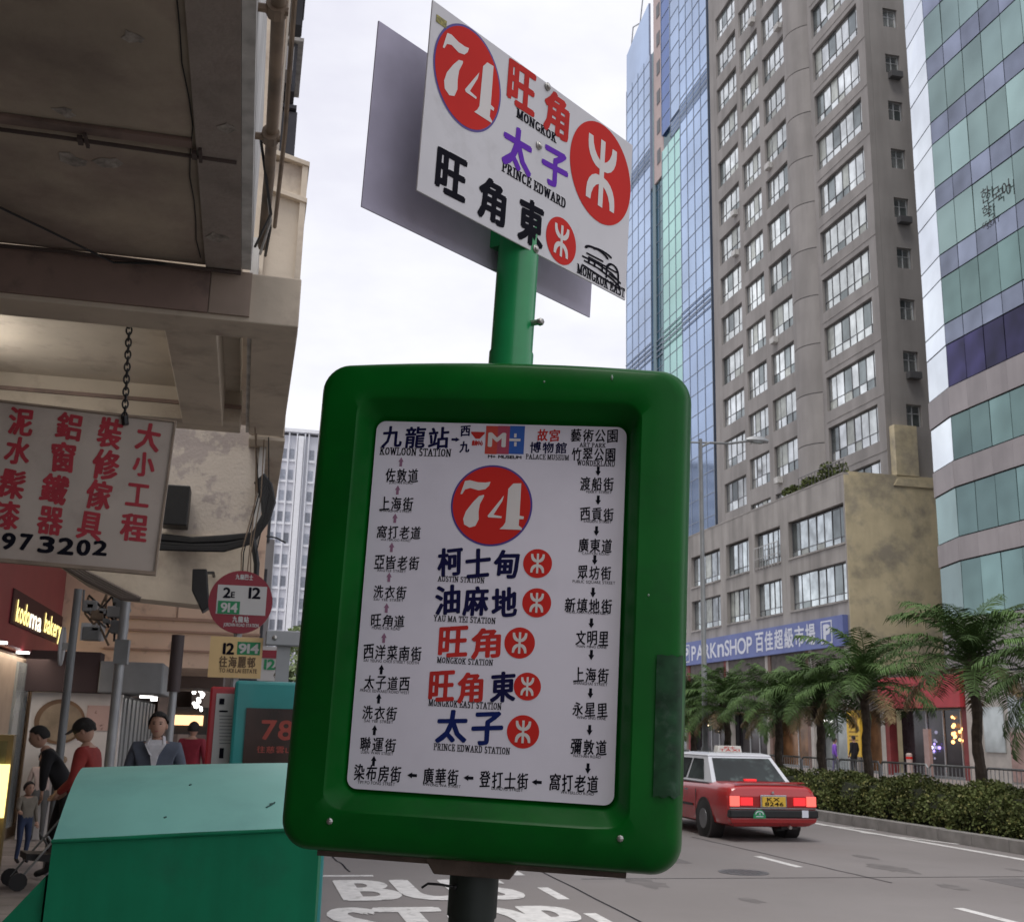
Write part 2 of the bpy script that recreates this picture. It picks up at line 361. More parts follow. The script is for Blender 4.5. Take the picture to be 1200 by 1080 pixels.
def disc(mb, cx, cy, rx, ry=None, z=0, n=40):
    ry = ry or rx; mb.poly([(cx + rx * cos(2 * pi * i / n), cy + ry * sin(2 * pi * i / n), z) for i in range(n)])
def rail_mark(mb, cx, cy, rx, ry, z):
    """the white cup-stem-cap emblem in the red circles"""
    st = [arc(0, .62, .40, .47, 180, 360, 10), arc(0, -.62, .40, .47, 0, 180, 10), [(0, .66), (0, .15)], [(0, .15), (0, -.15)], [(0, -.15), (0, -.66)]]
    st = [[(p[0], p[1] * .92) for p in s_] for s_ in st]
    pen(mb, st, lambda a, b: (cx + a * rx, cy + b * ry), .075, .075, z)
D7 = [[(538.9, 580), (543.3, 564.4), (548.9, 563.3), (558.9, 565.5), (567.8, 565.5), (573.3, 564.4), (572, 569), (567.8, 573.3), (560, 575), (550, 572.5), (544, 574.5), (541, 580)],
      [(566.7, 580), (561, 581.5), (554.4, 588.9), (546.7, 600), (544, 608.9), (545.6, 615.5), (552.2, 618.9), (558.9, 616.7), (562.2, 608.9), (561.5, 600), (562.5, 591), (566.7, 582)]]
D4 = [[(590, 580), (572.2, 604.4), (573.3, 606.2), (588.4, 606.6), (588.8, 604.6), (579, 603), (588.4, 586.7)],
      [(600, 565.6), (609.3, 565.1), (609.3, 603), (614.4, 603.8), (614, 607), (609.2, 607), (608.9, 614.5), (612.8, 617.2), (612.6, 619.4), (587, 619.4), (591, 615.5), (593.5, 611), (594.5, 572)]]
def digits74(mb, cx, cy, r, z, sx=1):
    for i, pl in enumerate(D7 + D4):
        mb.poly([(cx + (p[0] - 576) / 47.5 * r * sx, cy - (p[1] - 592) / 47.5 * r, z + i * 3e-5) for p in pl])

def frame_at(o, U, V):
    U = U.normalized(); V = (V - U * V.dot(U)).normalized(); Nn = U.cross(V)
    mm = Matrix((U, V, Nn)).transposed().to_4x4(); mm.translation = o; return mm
def uv(mm, px, py, n=0):
    """surveyed pixel -> (u, v) on the plane z = n of a frame"""
    o = mm @ Vector((0, 0, n)); Nn = mm.to_3x3().col[2]; d = ray(px, py); t = (o - CAM).dot(Nn) / d.dot(Nn)
    q = mm.inverted() @ (CAM + d * t); return q.x, q.y
def se(w, h, e, n=64, cx=0, cy=0):
    r = []
    for i in range(n):
        t = 2 * pi * (i + .5) / n; c, s_ = cos(t), sin(t)
        r.append((cx + w * math.copysign(abs(c) ** (2 / e), c), cy + h * math.copysign(abs(s_) ** (2 / e), s_)))
    return r

# ============================================================ GROUND
struct(MB().box(-900, 900, -300, 1500, -.12, -.05).build('ground', asphalt))
RD = MB(); RD.box(.6, 12.35, -25, 320, -.06, 0); struct(RD.build('road', asphalt))
RD = MB(); RD.box(15.35, 25.6, -25, 320, -.06, 0.0); struct(RD.build('far_road', asphalt))
struct(MB().box(25.75, 30.4, -25, 320, -.05, .125).build('far_pavement', paving))
pv = struct(MB().box(-9, .45, -12, 200, -.05, .105).build('pavement', paving))
tile = MB().box(-.247, .247, -.247, .247, -.0, .022).mesh('paver', [paving])
for i in range(5):
    for j in range(26):
        o = put('paver', tile, pv); o.location = (-2.95 + i * .5 + random.uniform(-.002, .002), 8.2 + j * .5, .105 + random.uniform(0, .003))
kp = MB().box(-.073, .073, -.49, .49, -.05, .13).mesh('kerb_stone', [kerbm])
kb = struct(MB().box(.45, .6, 56, 200, -.04, .13).build('kerb', kerbm))
for j in range(60):
    o = put('kerb_stone', kp, kb); o.location = (.525, -3.5 + j * 1.0, random.uniform(-.003, .003))
fk = struct(MB().box(25.6, 25.75, -20, 200, -.04, .13).build('far_kerb', kerbm))
md = struct(MB().box(12.62, 15.3, -10, 160, -.04, .16).build('median_soil_bed', soil))
for j in range(46):
    o = put('kerb_stone', MB().box(-.125, .125, -.49, .49, -.03, .20).mesh('kerb_stone', [kerbm]) if j == 0 else o.data, md)
    o.location = (12.49 + .0, 12.5 + j, random.uniform(-.004, .004))
struct(MB().box(12.365, 12.615, 58.1, 160, -.04, .2).build('median_kerb', kerbm))

# road paint: sheets 4 mm above the asphalt, plus thicker skins for the big words
def painted(name, x0, x1, y0, y1, z=.004):
    return struct(MB().box(x0, x1, y0, y1, .001, z).build(name, paint))
painted('edge_line', 11.80, 11.95, -5, 120)
for j in range(-1, 12): painted('lane_dash', 7.62, 7.74, 15.2 + j * 5.0 - .05, 16.5 + j * 5.0)
for j, (xa, ya, xb, yb) in enumerate([(11.7, 20.5, 12.3, 18.3), (11.75, 22.1, 12.3, 21.0)]):
    q = MB(); dx, dy = xb - xa, yb - ya; l = sqrt(dx * dx + dy * dy); nx, ny = -dy / l * .05, dx / l * .05
    q.prism([(xa - nx, ya - ny), (xb - nx, yb - ny), (xb + nx, yb + ny), (xa + nx, ya + ny)], 'Z', .005, .009); struct(q.build('hatch_line', paint))
for y0, y1 in ((8.8, 9.9), (10.7, 11.45), (12.4, 13.3), (14.4, 15.5), (16.5, 17.6), (18.6, 19.7), (20.7, 21.8)): painted('bay_dash', 3.45, 3.58, y0, y1)
painted('bay_line', 1.06, 1.69, 14.36, 14.48)
for s_, x0, x1, y0, y1 in (('BUS', 1.22, 3.12, 12.45, 14.05), ('STOP', .98, 3.33, 10.3, 11.98)):
    q = MB(); text(q, s_, x0, y0, x1, y1, bxy=(.06, .05), cjk=False, z=.006); struct(q.build('road_lettering', paint, fixn=False))
for xa, ya, xb, yb in ((3.9, 16.8, 3.83, 4.5), (7.85, 19.5, 8.1, 13.5), (1.3, 17.5, 1.45, 14.8), (2.6, 17.3, 2.75, 15.4)):
    q = MB(); pts = []; n = 14
    for i in range(n + 1):
        t = i / n; pts.append((xa + (xb - xa) * t + random.uniform(-.015, .015), ya + (yb - ya) * t))
    q.loft([[(p[0] - .012, p[1], .0035), (p[0] + .012, p[1], .0035)] for p in pts], cap=False, close=False); struct(q.build('tar_joint', black))
q = MB(); q.box(4.2, 11.7, 14.02, 14.05, .0005, .003); struct(q.build('tar_joint', blackr))

patchm = M('asphalt_patch', (.135, .125, .125), .92, var=.15, scale=4, bump=.6, bscale=110)
for x0, x1, y0, y1 in ((5.2, 6.3, 15.6, 17.3), (9.6, 10.2, 12.2, 13.9), (2.0, 2.5, 19, 22)):
    q = MB(); q.prism([(x0, y0), (x1, y0 + .04), (x1 + .03, y1), (x0 - .02, y1 - .05)], 'Z', .0004, .0025); struct(q.build('road_patch', patchm))
mh = thing('manhole_cover', 'round iron manhole cover in the road between the lane dashes and the patch', 'manhole cover', (6.6, 14.6, 0))
q = MB(); q.tube([(0, 0, .0005), (0, 0, .006)], .33, 28); q.build('rim', dkpole if 0 else frameg, mh); q = MB()
for i in range(-3, 4):
    for j in range(-3, 4):
        if i * i + j * j < 11: q.box(i * .08 - .028, i * .08 + .028, j * .08 - .028, j * .08 + .028, .0061, .010)
q.build('tread', frameg, mh, kind='stuff')
for k, (x, y, r_) in enumerate(((9.0, 15.0, .35), (8.7, 13.1, .22), (4.9, 13.6, .3), (9.4, 16.4, .2), (5.6, 12.2, .16), (10.8, 14.8, .12))):
    rr9 = random.Random(k); q = MB(); q.poly([(x + r_ * (1 + .35 * rr9.uniform(-1, 1)) * cos(2 * pi * i / 18) * .6, y + r_ * (1 + .35 * rr9.uniform(-1, 1)) * sin(2 * pi * i / 18) * 1.5, .0022) for i in range(18)]); struct(q.build('oil_stain', M('oil_stain', (.14, .128, .125), .8, var=.2, scale=5)))

# ============================================================ MINIBUS STOP SIGN
PF = frame_at(Vector((.4082, 1.9621, 1.979)), Vector((.9411, -.3365, -.0335)), Vector((.0273, -.0232, .9994)))
PN = PF.to_3x3().col[2]; PV = PF.to_3x3().col[1]
ax_top = Vector((.4582, 2.0442, 2.4436)); ax_dir = (ax_top - Vector((.4213, 2.0703, 1.4863))).normalized()
base = ax_top - ax_dir * ((ax_top.z - .13) / ax_dir.z)
SF = PF.copy(); SF.translation = base
sign = thing('minibus_stop_sign', 'tall green minibus stop post with a framed route list for 74 under two tilted plates', 'bus stop sign', world=SF)
# body shell: nested soft rectangles, flared behind, recessed in front
o_l = uv(PF, 356, 715, -.05)[0]; o_r = uv(PF, 806, 715, -.05)[0]; o_t = uv(PF, 600, 434, -.05)[1]; o_b = uv(PF, 575, 1011, -.05)[1]
cx0, cy0, hw, hh = (o_l + o_r) / 2, (o_b + o_t) / 2, (o_r - o_l) / 2, (o_t - o_b) / 2
pw2, ph2 = .2355, .335
def rrect(w_, h_, r, na=8, ne=10):
    P_ = []
    for k, (sx, sy) in enumerate(((1, 1), (-1, 1), (-1, -1), (1, -1))):
        a0 = k * pi / 2
        arc_ = [(sx * (w_ - r) + r * cos(a0 + pi / 2 * i / na), sy * (h_ - r) + r * sin(a0 + pi / 2 * i / na)) for i in range(na + 1)]
        P_ += arc_
        nx_, ny_ = ((-1, 1), (-1, -1), (1, -1), (1, 1))[k]
        b0 = (nx_ * (w_ - (r if k % 2 == 0 else 0)), ny_ * (h_ - (r if k % 2 else 0)))
        e0 = arc_[-1]
        P_ += [(e0[0] + (b0[0] - e0[0]) * i / ne, e0[1] + (b0[1] - e0[1]) * i / ne) for i in range(1, ne)]
    return P_
def shell(loops):
    rings = []
    for (w_, h_, r, z, k) in loops:
        cx_, cy_ = cx0 * (1 - k), cy0 * (1 - k)
        rings.append([(x + cx_, y + cy_ - (.005 * (1 - k) if y > 0 else 0) + (.013 * max(0, 1 - (x / w_) ** 2) if y > 0 else 0) * (1 - k), z) for x, y in rrect(w_, h_, r)])
    return rings
rs = shell([(hw * .90, hh * .955, .03, -.205, 0), (hw * .965, hh * .985, .04, -.195, 0), (hw, hh, .048, -.165, 0), (hw, hh, .05, -.10, 0), (hw * .997, hh * .998, .05, -.065, 0),
            (hw * .988, hh * .993, .05, -.030, 0), (hw * .970, hh * .982, .048, -.007, 0), (hw * .945, hh * .970, .046, .005, 0), (hw * .91, hh * .955, .043, .010, .05), (hw * .80, hh * .895, .04, .013, .6),
            (pw2 + .028, ph2 + .036, .034, .015, .92), (pw2 + .0235, ph2 + .0305, .032, .011, .95), (pw2 + .005, ph2 + .008, .024, -.036, 1), (pw2 + .001, ph2 + .001, .02, -.042, 1)])
b = MB(); b.loft(rs); b.build('housing', green, sign, smooth='auto', world=PF)
b = MB(); pts = rrect(pw2, ph2, .018); b.loft([[(x, y, -.0385) for x, y in pts], [(x, y, -.034) for x, y in pts]])
panel = b.build('route_panel', whitep, sign, world=PF)
Z0 = -.034
def L_(name, mats, fn, par=panel, fr=PF, label=None):
    q = MB(); fn(q); o = q.build(name, mats, par, world=fr, fixn=False, label=label); return o
def bb(x0, y0, x1, y1, fr=PF, n=Z0):
    a = uv(fr, x0, (y0 + y1) / 2, n); c = uv(fr, x1, (y0 + y1) / 2, n); t = uv(fr, (x0 + x1) / 2, y0, n); d = uv(fr, (x0 + x1) / 2, y1, n)
    return a[0], d[1], c[0], t[1]
ZT = Z0 + .0006
def cj(s_, x0, y0, x1, y1, mat_=black, bold=.035, eng=None, eb=None, sf=False, epw=.09):
    L_('lettering', mat_, lambda q: text(q, s_, *bb(x0, y0, x1, y1), bold=bold * .88, z=ZT, jit=.05, slant=.10))
    if eng:
        if sf: L_('caption', black, lambda q: serif(q, eng, *bb(*eb), pw=epw, ph=.045, z=ZT))
        else: L_('caption', black, lambda q: text(q, eng, *bb(*eb), z=ZT, cjk=False))
def arrow(px, py, d, mat_=black, s_=1.0):
    u, v = uv(PF, px, py, Z0); k = .0088 * s_
    P = [(-.28, -1), (.28, -1), (.28, -.1), (.62, -.1), (0, 1), (-.62, -.1), (-.28, -.1)]
    def f(q):
        for p, z in ((P, ZT),):
            def R_(p):
                a, b_ = p[0] * k * .85, p[1] * k
                return {'u': (a, b_), 'd': (a, -b_), 'l': (-b_, a), 'r': (b_, a)}[d]
            # concave outline split into shaft and head
            q.poly([(u + R_(i)[0], v + R_(i)[1], z) for i in ((-.34, -1), (.34, -1), (.34, .1), (-.34, .1))])
            q.poly([(u + R_(i)[0], v + R_(i)[1], z + 2e-5) for i in ((-.68, .0), (.68, .0), (0, 1))])
    L_('arrow', mat_, f)
cj('九龍站', 446, 500, 528, 525, dnavy, .034, 'KOWLOON STATION', (445, 525, 529, 534), True, .09)
arrow(534, 515, 'r', dnavy, .9)
cj('西', 539, 499, 552, 511, dnavy, .045); cj('九', 538, 517, 551, 530, dnavy, .045)
def bowl(q):
    x0, y0, x1, y1 = bb(552, 506, 568, 514); q.poly([(x0, y1, ZT), (x0, y1 - .003, ZT), (x0 + .009, y0, ZT), (x1 - .009, y0, ZT), (x1, y1 - .003, ZT), (x1, y1, ZT)])
L_('emblem', cred, bowl); L_('lettering', cred, lambda q: text(q, '戲曲中心', *bb(553, 516, 566, 522), bold=.04, z=ZT))
for mt_, c0, c1 in ((M('block_red', (.55, .055, .035), .5, var=.05), 569, 583), (M('block_magenta', (.42, .05, .10), .5, var=.05), 583, 597), (M('block_blue', (.02, .10, .42), .5, var=.05), 597, 614.5)):
    L_('emblem_block', mt_, lambda q: (lambda r_: q.poly([(r_[0], r_[1], ZT), (r_[2], r_[1], ZT), (r_[2], r_[3], ZT), (r_[0], r_[3], ZT)]))(bb(c0, 499, c1, 532)))
ZT += .0005
def mplus(q):
    text(q, 'M', *bb(573, 507, 592, 523), bold=.07, z=ZT, cjk=False)
    x0, y0, x1, y1 = bb(597, 514, 610, 517); q.poly([(x0, y0, ZT), (x1, y0, ZT), (x1, y1, ZT), (x0, y1, ZT)])
    for c in ((602.6, 508, 605.4, 512.7), (602.6, 518, 605.4, 523)):
        x0, y0, x1, y1 = bb(*c); q.poly([(x0, y0, ZT), (x1, y0, ZT), (x1, y1, ZT), (x0, y1, ZT)])
L_('lettering', cream_t, mplus)
ZT -= .0005
L_('caption', black, lambda q: text(q, 'M+ MUSEUM', *bb(572, 533.5, 611, 537), bold=.06, z=ZT, cjk=False))
cj('故宮', 629, 503, 657, 517, cred, .032); cj('博物館', 620, 518, 665, 531, dnavy, .03, 'PALACE MUSEUM', (616, 532.5, 667, 538.5), True, .08)
cj('藝術公園', 668, 503, 725, 518, black, .02, 'ART PARK', (679, 519, 710, 524), True, .08)
cj('竹翠公園', 669, 525, 722, 540, black, .022, 'WONDERLAND', (676, 539.5, 721, 546), True, .08)
for s_, b_, e, eb in [('佐敦道', (451, 549, 491, 565), 'JORDAN ROAD', (456, 564, 484, 567)), ('上海街', (444, 582, 485, 598), 'SHANGHAI STREET', (445, 597, 483, 600)),
    ('窩打老道', (441, 616, 494, 631), 'WATERLOO ROAD', (446, 631, 481, 634)), ('亞皆老街', (438, 651, 492, 667), 'ARGYLE STREET', (442, 667, 476, 670)),
    ('洗衣街', (437, 686, 477, 701), 'SAI YEE STREET', (438, 701, 473, 704)), ('旺角道', (434, 720, 475, 734), 'MONG KOK ROAD', (436, 734, 469, 737.5)),
    ('西洋菜南街', (425, 756, 495, 773), 'SAI YEUNG CHOI STREET SOUTH', (426, 773, 491, 776.5)), ('太子道西', (426, 792, 481, 808), 'PRINCE EDWARD ROAD WEST', (422, 808, 480, 811.5)),
    ('洗衣街', (424, 827, 466, 843), 'SAI YEE STREET', (427, 843, 461, 846.5)), ('聯運街', (421, 864, 465, 880), 'LUEN WAN STREET', (423, 880, 461, 883.5)),
    ('染布房街', (414, 896, 471, 915), 'YIM PO FONG STREET', (419, 915, 463, 919)), ('廣華街', (495, 900, 538, 919), 'KWONG WA STREET', (496, 918, 540, 921.5)),
    ('登打士街', (561, 904, 620, 923), 'DUNDAS STREET', (576, 922, 613, 926)), ('窩打老道', (643, 907, 702, 927), 'WATERLOO ROAD', (657, 927, 696, 930.5)),
    ('渡船街', (679, 559, 720, 575), 'FERRY STREET', (687, 575, 717, 578)), ('西貢街', (679, 595, 720, 610), 'SAIGON STREET', (684, 609, 717, 612.5)),
    ('廣東道', (677, 631, 718, 647), 'CANTON ROAD', (682, 647, 714, 650)), ('眾坊街', (676, 663, 717, 679), 'PUBLIC SQUARE STREET', (671, 680, 721, 683.5)),
    ('新填地街', (661, 701, 718, 718), 'RECLAMATION STREET', (665, 715.5, 713, 719)), ('文明里', (674, 739, 714, 756), 'MAN MING LANE', (676, 756, 711, 759)),
    ('上海街', (671, 782, 714, 799), 'SHANGHAI STREET', (672, 799, 712, 802.5)), ('永星里', (670, 823, 713, 839), 'WING SING LANE', (676, 839, 710, 842.5)),
    ('彌敦道', (668, 866, 712, 884), 'NATHAN ROAD', (672, 884, 704, 887.5))]:
    cj(s_, *b_, black, .020, e, eb)
for i, (px, py) in enumerate([(470, 541), (466, 574), (463, 607), (459, 641), (456, 676), (453, 712), (450, 747), (447, 784), (444, 818), (439, 855), (438, 891)]): arrow(px, py, 'u', mauve if i < 7 else black)
for px, py in [(701, 552), (701, 586), (699, 622), (697, 656), (695, 694), (693, 730), (693, 767), (692, 812), (691, 855), (689, 900)]: arrow(px, py, 'd')
for px, py in [(483, 908), (549, 911), (629, 916)]: arrow(px, py, 'l')
for s_, b_, mt_, e, eb, lg in [('柯士甸', (511, 643, 610, 676), dnavy, 'AUSTIN STATION', (513, 675.5, 568, 682), (630, 660, 17)), ('油麻地', (508, 687, 608, 721), dnavy, 'YAU MA TEI STATION', (508, 722, 581, 729), (629, 706, 17)),
    ('旺角', (512, 735, 589, 770), cred, 'MONGKOK STATION', (512, 771, 578, 778), (609, 753, 18)), ('旺角', (501, 787, 568, 822), cred, 'MONGKOK EAST STATION', (502, 821, 588, 829), (618, 804, 16)),
    ('東', (573, 787, 606, 822), dnavy, None, None, None), ('太子', (509, 833, 592, 871), blue, 'PRINCE EDWARD STATION', (508, 873, 598, 881), (613, 857, 19))]:
    cj(s_, *b_, mt_, .044, e, eb, True, .085)
    if lg:
        u, v = uv(PF, lg[0], lg[1], Z0); r_ = abs(uv(PF, lg[0] + lg[2], lg[1], Z0)[0] - u)
        rr_ = L_('roundel', red, lambda q: disc(q, u, v, r_, z=ZT)); L_('roundel_mark', cream_t, lambda q: rail_mark(q, u, v, r_, r_, ZT + .0004))
u, v = uv(PF, 576, 592, Z0); r_ = abs(uv(PF, 624, 592, Z0)[0] - u)
L_('route_disc_rim', rimblue, lambda q: disc(q, u, v, r_, z=ZT, n=64)); L_('route_disc', red, lambda q: disc(q, u, v, r_ * .955, z=ZT + .0004, n=64))
L_('route_number', cream_t, lambda q: digits74(q, u, v, r_, ZT + .0008))
# screws and scratched sticker on the shell
for px, py in ((389, 961), (727, 981)):
    u, v = uv(PF, px, py, 0); q = MB(); q.tube([(u, v, -.004), (u, v, .013)], .009, 14); q.ball((u, v, .0145), (.006, .006, .004)); q.build('screw', steel, sign, world=PF)
q = MB(); st = M('worn_sticker', (.010, .045, .018), .5, var=.5, scale=30, spec=.2, stain=((.03, .065, .04), 40, .55, .7))
u0, v0 = uv(PF, 769, 768, -.02); u1, v1 = uv(PF, 801, 932, -.05)
cols = []
for i in range(7):
    t = i / 6; uu = u0 + (u1 - u0) * t
    # follow the shoulder of the shell
    fr_ = abs(uu - cx0) / hw; prof = [(.80, .014), (.91, .0115), (.945, .0065), (.97, -.0055), (.988, -.028), (.997, -.063), (1.0, -.1), (1.2, -.16)]
    for (a, za), (b_, zb) in zip(prof, prof[1:]):
        if a <= fr_ <= b_: zz = za + (zb - za) * (fr_ - a) / (b_ - a); break
    cols.append([(uu + .0006, v0 + (v1 - v0) * j / 6 + .004 * sin(i * 3 + j) * (j in (0, 6)), zz + .0032) for j in range(7)])
q.loft(cols, cap=False, close=False); q.build('worn_sticker', st, sign, smooth=True, world=PF)
for px, py, ln in ((797, 604, .016), (718, 450, .012), (760, 700, .006), (792, 690, .005), (640, 455, .006)):
    u, v = uv(PF, px, py, -.03); fr_ = abs(u - cx0) / hw; zz = .011 if fr_ < .86 else -.02 - .25 * max(0, fr_ - .95)
    q = MB(); q.ball((u, v, zz if fr_ < .86 else -.028), (.0022, ln * .5, .004), 6, 4); q.build('scuff', M('scuff_pale', (.25, .33, .27), .6, var=.3, scale=90), sign, world=PF)
# poles
def on_ax(z): return base + ax_dir * ((z - base.z) / ax_dir.z)
_u = PF.to_3x3().col[0]; _u = (_u - ax_dir * _u.dot(ax_dir)).normalized(); AF = Matrix((_u, ax_dir, _u.cross(ax_dir))).transposed().to_4x4(); AF.translation = base
Q = Matrix.Rotation(-pi / 2, 4, 'X')
def axz(z): return (z - base.z) / ax_dir.z
def polepiece(name, z0, z1, r0, mat_, n=20, par=sign):
    q = MB(); q.tube([(0, axz(z0), 0), (0, axz(z1), 0)], r0, n); return q.build(name, mat_, par, smooth='auto', world=AF)
polepiece('lower_pole', .13, 1.56, .0405, dkpole); polepiece('pole_sleeve', 1.44, 1.512, .0435, dkpole)
polepiece('upper_pole', 2.36, 2.95, .041, poleg); polepiece('pole_collar', 2.36, 2.475, .0435, poleg)
q = MB(); q.box(-.16, .16, 0, .012, -.16, .16); q.build('foot_plate', dkpole, sign, world=AF)
for sx in (-1, 1):
    for sy in (-1, 1): q = MB(); q.tube([(sx * .12, .01, sy * .12), (sx * .12, .05, sy * .12)], .012, 6); q.build('anchor_bolt', steel, sign, world=AF)
# bracket and tray beneath the housing
u0, v0 = uv(PF, 512, 1004, -.1); u1, v1 = uv(PF, 606, 1010, -.1); zb = o_b
q = MB(); q.prism([(u0 - .01, zb + .004), (u1 + .01, zb + .004), (u1 - .004, zb - .022), (u0 + .008, zb - .022)], 'Z', -.17, -.03); q.build('mount_bracket', bracket, sign, world=PF, bevel=.002)
q = MB(); q.box(uv(PF, 383, 1000, -.1)[0], uv(PF, 735, 1000, -.1)[0], zb - .0065, zb + .012, -.19, -.035); q.build('base_tray', bracket, sign, world=PF)
u0, v0 = uv(PF, 503, 1033, -.1); q = MB(); q.tube([(u0 - .005, v0 - .004, -.06), (u0 + .006, v0 + .004, -.055), (u0 + .03, v0 + .004, -.055), (u0 + .05, v0, -.065)], .0022, 6); q.ball((u0 + .052, v0, -.066), .005); q.build('cable_tie', blackr, sign, world=PF)
# bolt on the upper pole
u, v = uv(AF, 619, 375, .03); q = MB(); q.tube([(.036, v, .012), (.052, v, .02)], .006, 8); q.ball((.055, v, .021), .0085, 8, 4); q.build('bolt', steel, sign, world=AF)
# plates
Pt = Vector((.4678, 2.0361, 2.7934))
TF = frame_at(Pt, Vector((.7829, .6219, .0176)), Vector((.0265, -.0617, .9977)))
TN = TF.to_3x3().col[2]
FFr = TF.copy(); FFr.translation = Pt + TN * .045
BFr = TF.copy(); BFr.translation = Pt - TN * .0423
front = MB().box(-.3379, .3307, -.1145, .2515, -.0035, 0).build('front_plate', plate_m, sign, world=FFr, bevel=.0012)
back = MB().box(-.3836, .3235, -.1429, .2159, -.0035, 0).build('back_plate', plate_b, sign, world=BFr, bevel=.0012)
q = MB(); q.box(-.035, .035, -.10, .18, -.0395, -.0045); q.build('plate_clamp', poleg, sign, world=FFr)
q = MB(); q.box(-.035, .035, -.10, .18, .0005, .036); q.build('plate_clamp', poleg, sign, world=BFr)
polepiece('pole_cap', 2.95, 2.96, .043, poleg)
ZP = .0007
def tb(xl, yl, xr, yr, h):
    a = uv(FFr, xl, yl); c = uv(FFr, xr, yr); mx, my = (xl + xr) / 2, (yl + yr) / 2
    t = uv(FFr, mx, my - h / 2); d = uv(FFr, mx, my + h / 2); mv = (a[1] + c[1]) / 2; hv = (t[1] - d[1]) / 2
    return a[0], mv - hv, c[0], mv + hv
for s_, mt_, a in [('旺', cred, (593, 93, 629, 113, 50)), ('角', cred, (636, 125, 668, 145, 50)), ('太', purple, (587, 163, 625, 187, 50)), ('子', purple, (633, 187, 667, 208, 44)),
                   ('旺', black, (509, 193, 548, 217, 50)), ('角', black, (559, 225, 594, 247, 50)), ('東', black, (606, 251, 638, 271, 52))]:
    L_('lettering', mt_, lambda q: text(q, s_, *tb(*a), bold=.05, z=ZP, jit=.03, slant=.03), front, FFr)
for s_, a, k in [('MONGKOK', (605, 134, 652, 161, 11), .11), ('PRINCE EDWARD', (588, 196, 663, 238, 12), .11), ('MONGKOK EAST', (676, 315, 732, 343, 11), .11)]:
    L_('caption', black, lambda q: serif(q, s_, *tb(*a), pw=k, ph=.045, z=ZP), front, FFr)
u, v = uv(FFr, 548.5, 92); r_ = (uv(FFr, 548.5, 31)[1] - uv(FFr, 548.5, 153)[1]) / 2; ru = (uv(FFr, 588.5, 108)[0] - uv(FFr, 508.5, 75)[0]) / 2
print('plate disc', r_, ru)
L_('route_disc_rim', rimblue, lambda q: disc(q, u, v, ru, r_, z=ZP, n=64), front, FFr); L_('route_disc', red, lambda q: disc(q, u, v, ru * .955, r_ * .955, z=ZP + .0004, n=64), front, FFr)
L_('route_number', cream_t, lambda q: digits74(q, u, v, r_, ZP + .0008, ru / r_), front, FFr)
u, v = uv(FFr, 704.5, 203.5); r_ = (uv(FFr, 704.5, 145)[1] - uv(FFr, 704.5, 262)[1]) / 2; ru = (uv(FFr, 740, 222)[0] - uv(FFr, 669, 185)[0]) / 2
L_('roundel', red, lambda q: disc(q, u, v, ru, r_, z=ZP, n=64), front, FFr); L_('roundel_mark', cream_t, lambda q: rail_mark(q, u, v, ru * .98, r_, ZP + .0004), front, FFr)
u, v = uv(FFr, 657.5, 282.5); r_ = (uv(FFr, 657.5, 255)[1] - uv(FFr, 657.5, 310)[1]) / 2; ru = (uv(FFr, 675, 292)[0] - uv(FFr, 640, 273)[0]) / 2
L_('roundel', red, lambda q: disc(q, u, v, ru, r_, z=ZP, n=40), front, FFr); L_('roundel_mark', cream_t, lambda q: rail_mark(q, u, v, ru, r_, ZP + .0004), front, FFr)
# little train drawing
x0, y0, x1, y1 = tb(683, 300, 727, 320, 34)
def train(q):
    W, H = x1 - x0, y1 - y0; fx = lambda a, b: (x0 + a * W, y0 + b * H)
    st = [[(.0, .42), (.35, .45), (.75, .38), (1, .2)], [(.05, .3), (.4, .3), (.8, .18), (1, .05)], arc(.78, .42, .16, .28, 0, 180, 8), [(.62, .42), (.62, .15)], [(.94, .42), (.95, .12)],
          arc(.35, .75, .3, .18, 20, 170, 8), [(.1, .6), (.5, .62)], [(.15, .5), (.6, .5)], arc(.5, .85, .25, .12, 30, 160, 6), [(.68, .5), (.88, .5)], [(.7, .3), (.88, .26)], [(.5, .45), (.5, .3)], [(.3, .45), (.3, .3)], [(.15, .44), (.15, .3)], [(.0, .12), (1, -.02)]]
    pen(q, st, fx, .022, .03, ZP)
L_('train_drawing', black, train, front, FFr)
for px, py in ((641, 102), (631, 171), (627, 292)):
    u, v = uv(FFr, px, py); q = MB(); q.tube([(u, v, .0), (u, v, .0035)], .0085, 12); q.ball((u, v, .004), (.006, .006, .004)); q.build('rivet', steel, front, world=FFr, smooth=True)
a = tb(511, 22, 523, 29, 9); q = MB(); q.box(a[0], a[2], a[1], a[3], .0004, .001); q.build('small_sticker', M('sticker_yellow', (.25, .22, .05), .5, var=.6, scale=200), front, world=FFr)

# ============================================================ GREEN STREET CABINET
Yf, Yr = 4.4, 5.05
A = onp(62, 984, 'Y', Yf); B = onp(375, 969, 'Y', Yf); R1 = onp(97, 899, 'Y', Yr); R2 = onp(384, 893, 'Y', Yr)
cb = thing('street_cabinet', 'green metal street cabinet with pale sloping lid left of the stop sign', 'cabinet', (A.x, Yf, .13))
WC = Matrix.Identity(4)
n = 12; rings = []
def lerp(a, b, t): return a + (b - a) * t
Lp, Rp = [], []
for i in range(n + 1):
    t = i / n; zc = 1 - (1 - t) ** 1.75
    for P0, P1, arr, o_ in ((A, R1, Lp, -1), (B, R2, Rp, 1)):
        arr.append(Vector((lerp(P0.x, P1.x, t ** 1.8) , lerp(P0.y, P1.y, t), lerp(P0.z, P1.z, zc))))
q = MB(); m_ = 8
rows = [[lerp(Lp[i], Rp[i], j / m_) + Vector((0, 0, .004 * sin(pi * j / m_))) for j in range(m_ + 1)] for i in range(n + 1)]
q.loft(rows, cap=False, close=False)
q.build('lid', lid, cb, smooth='auto', world=WC)
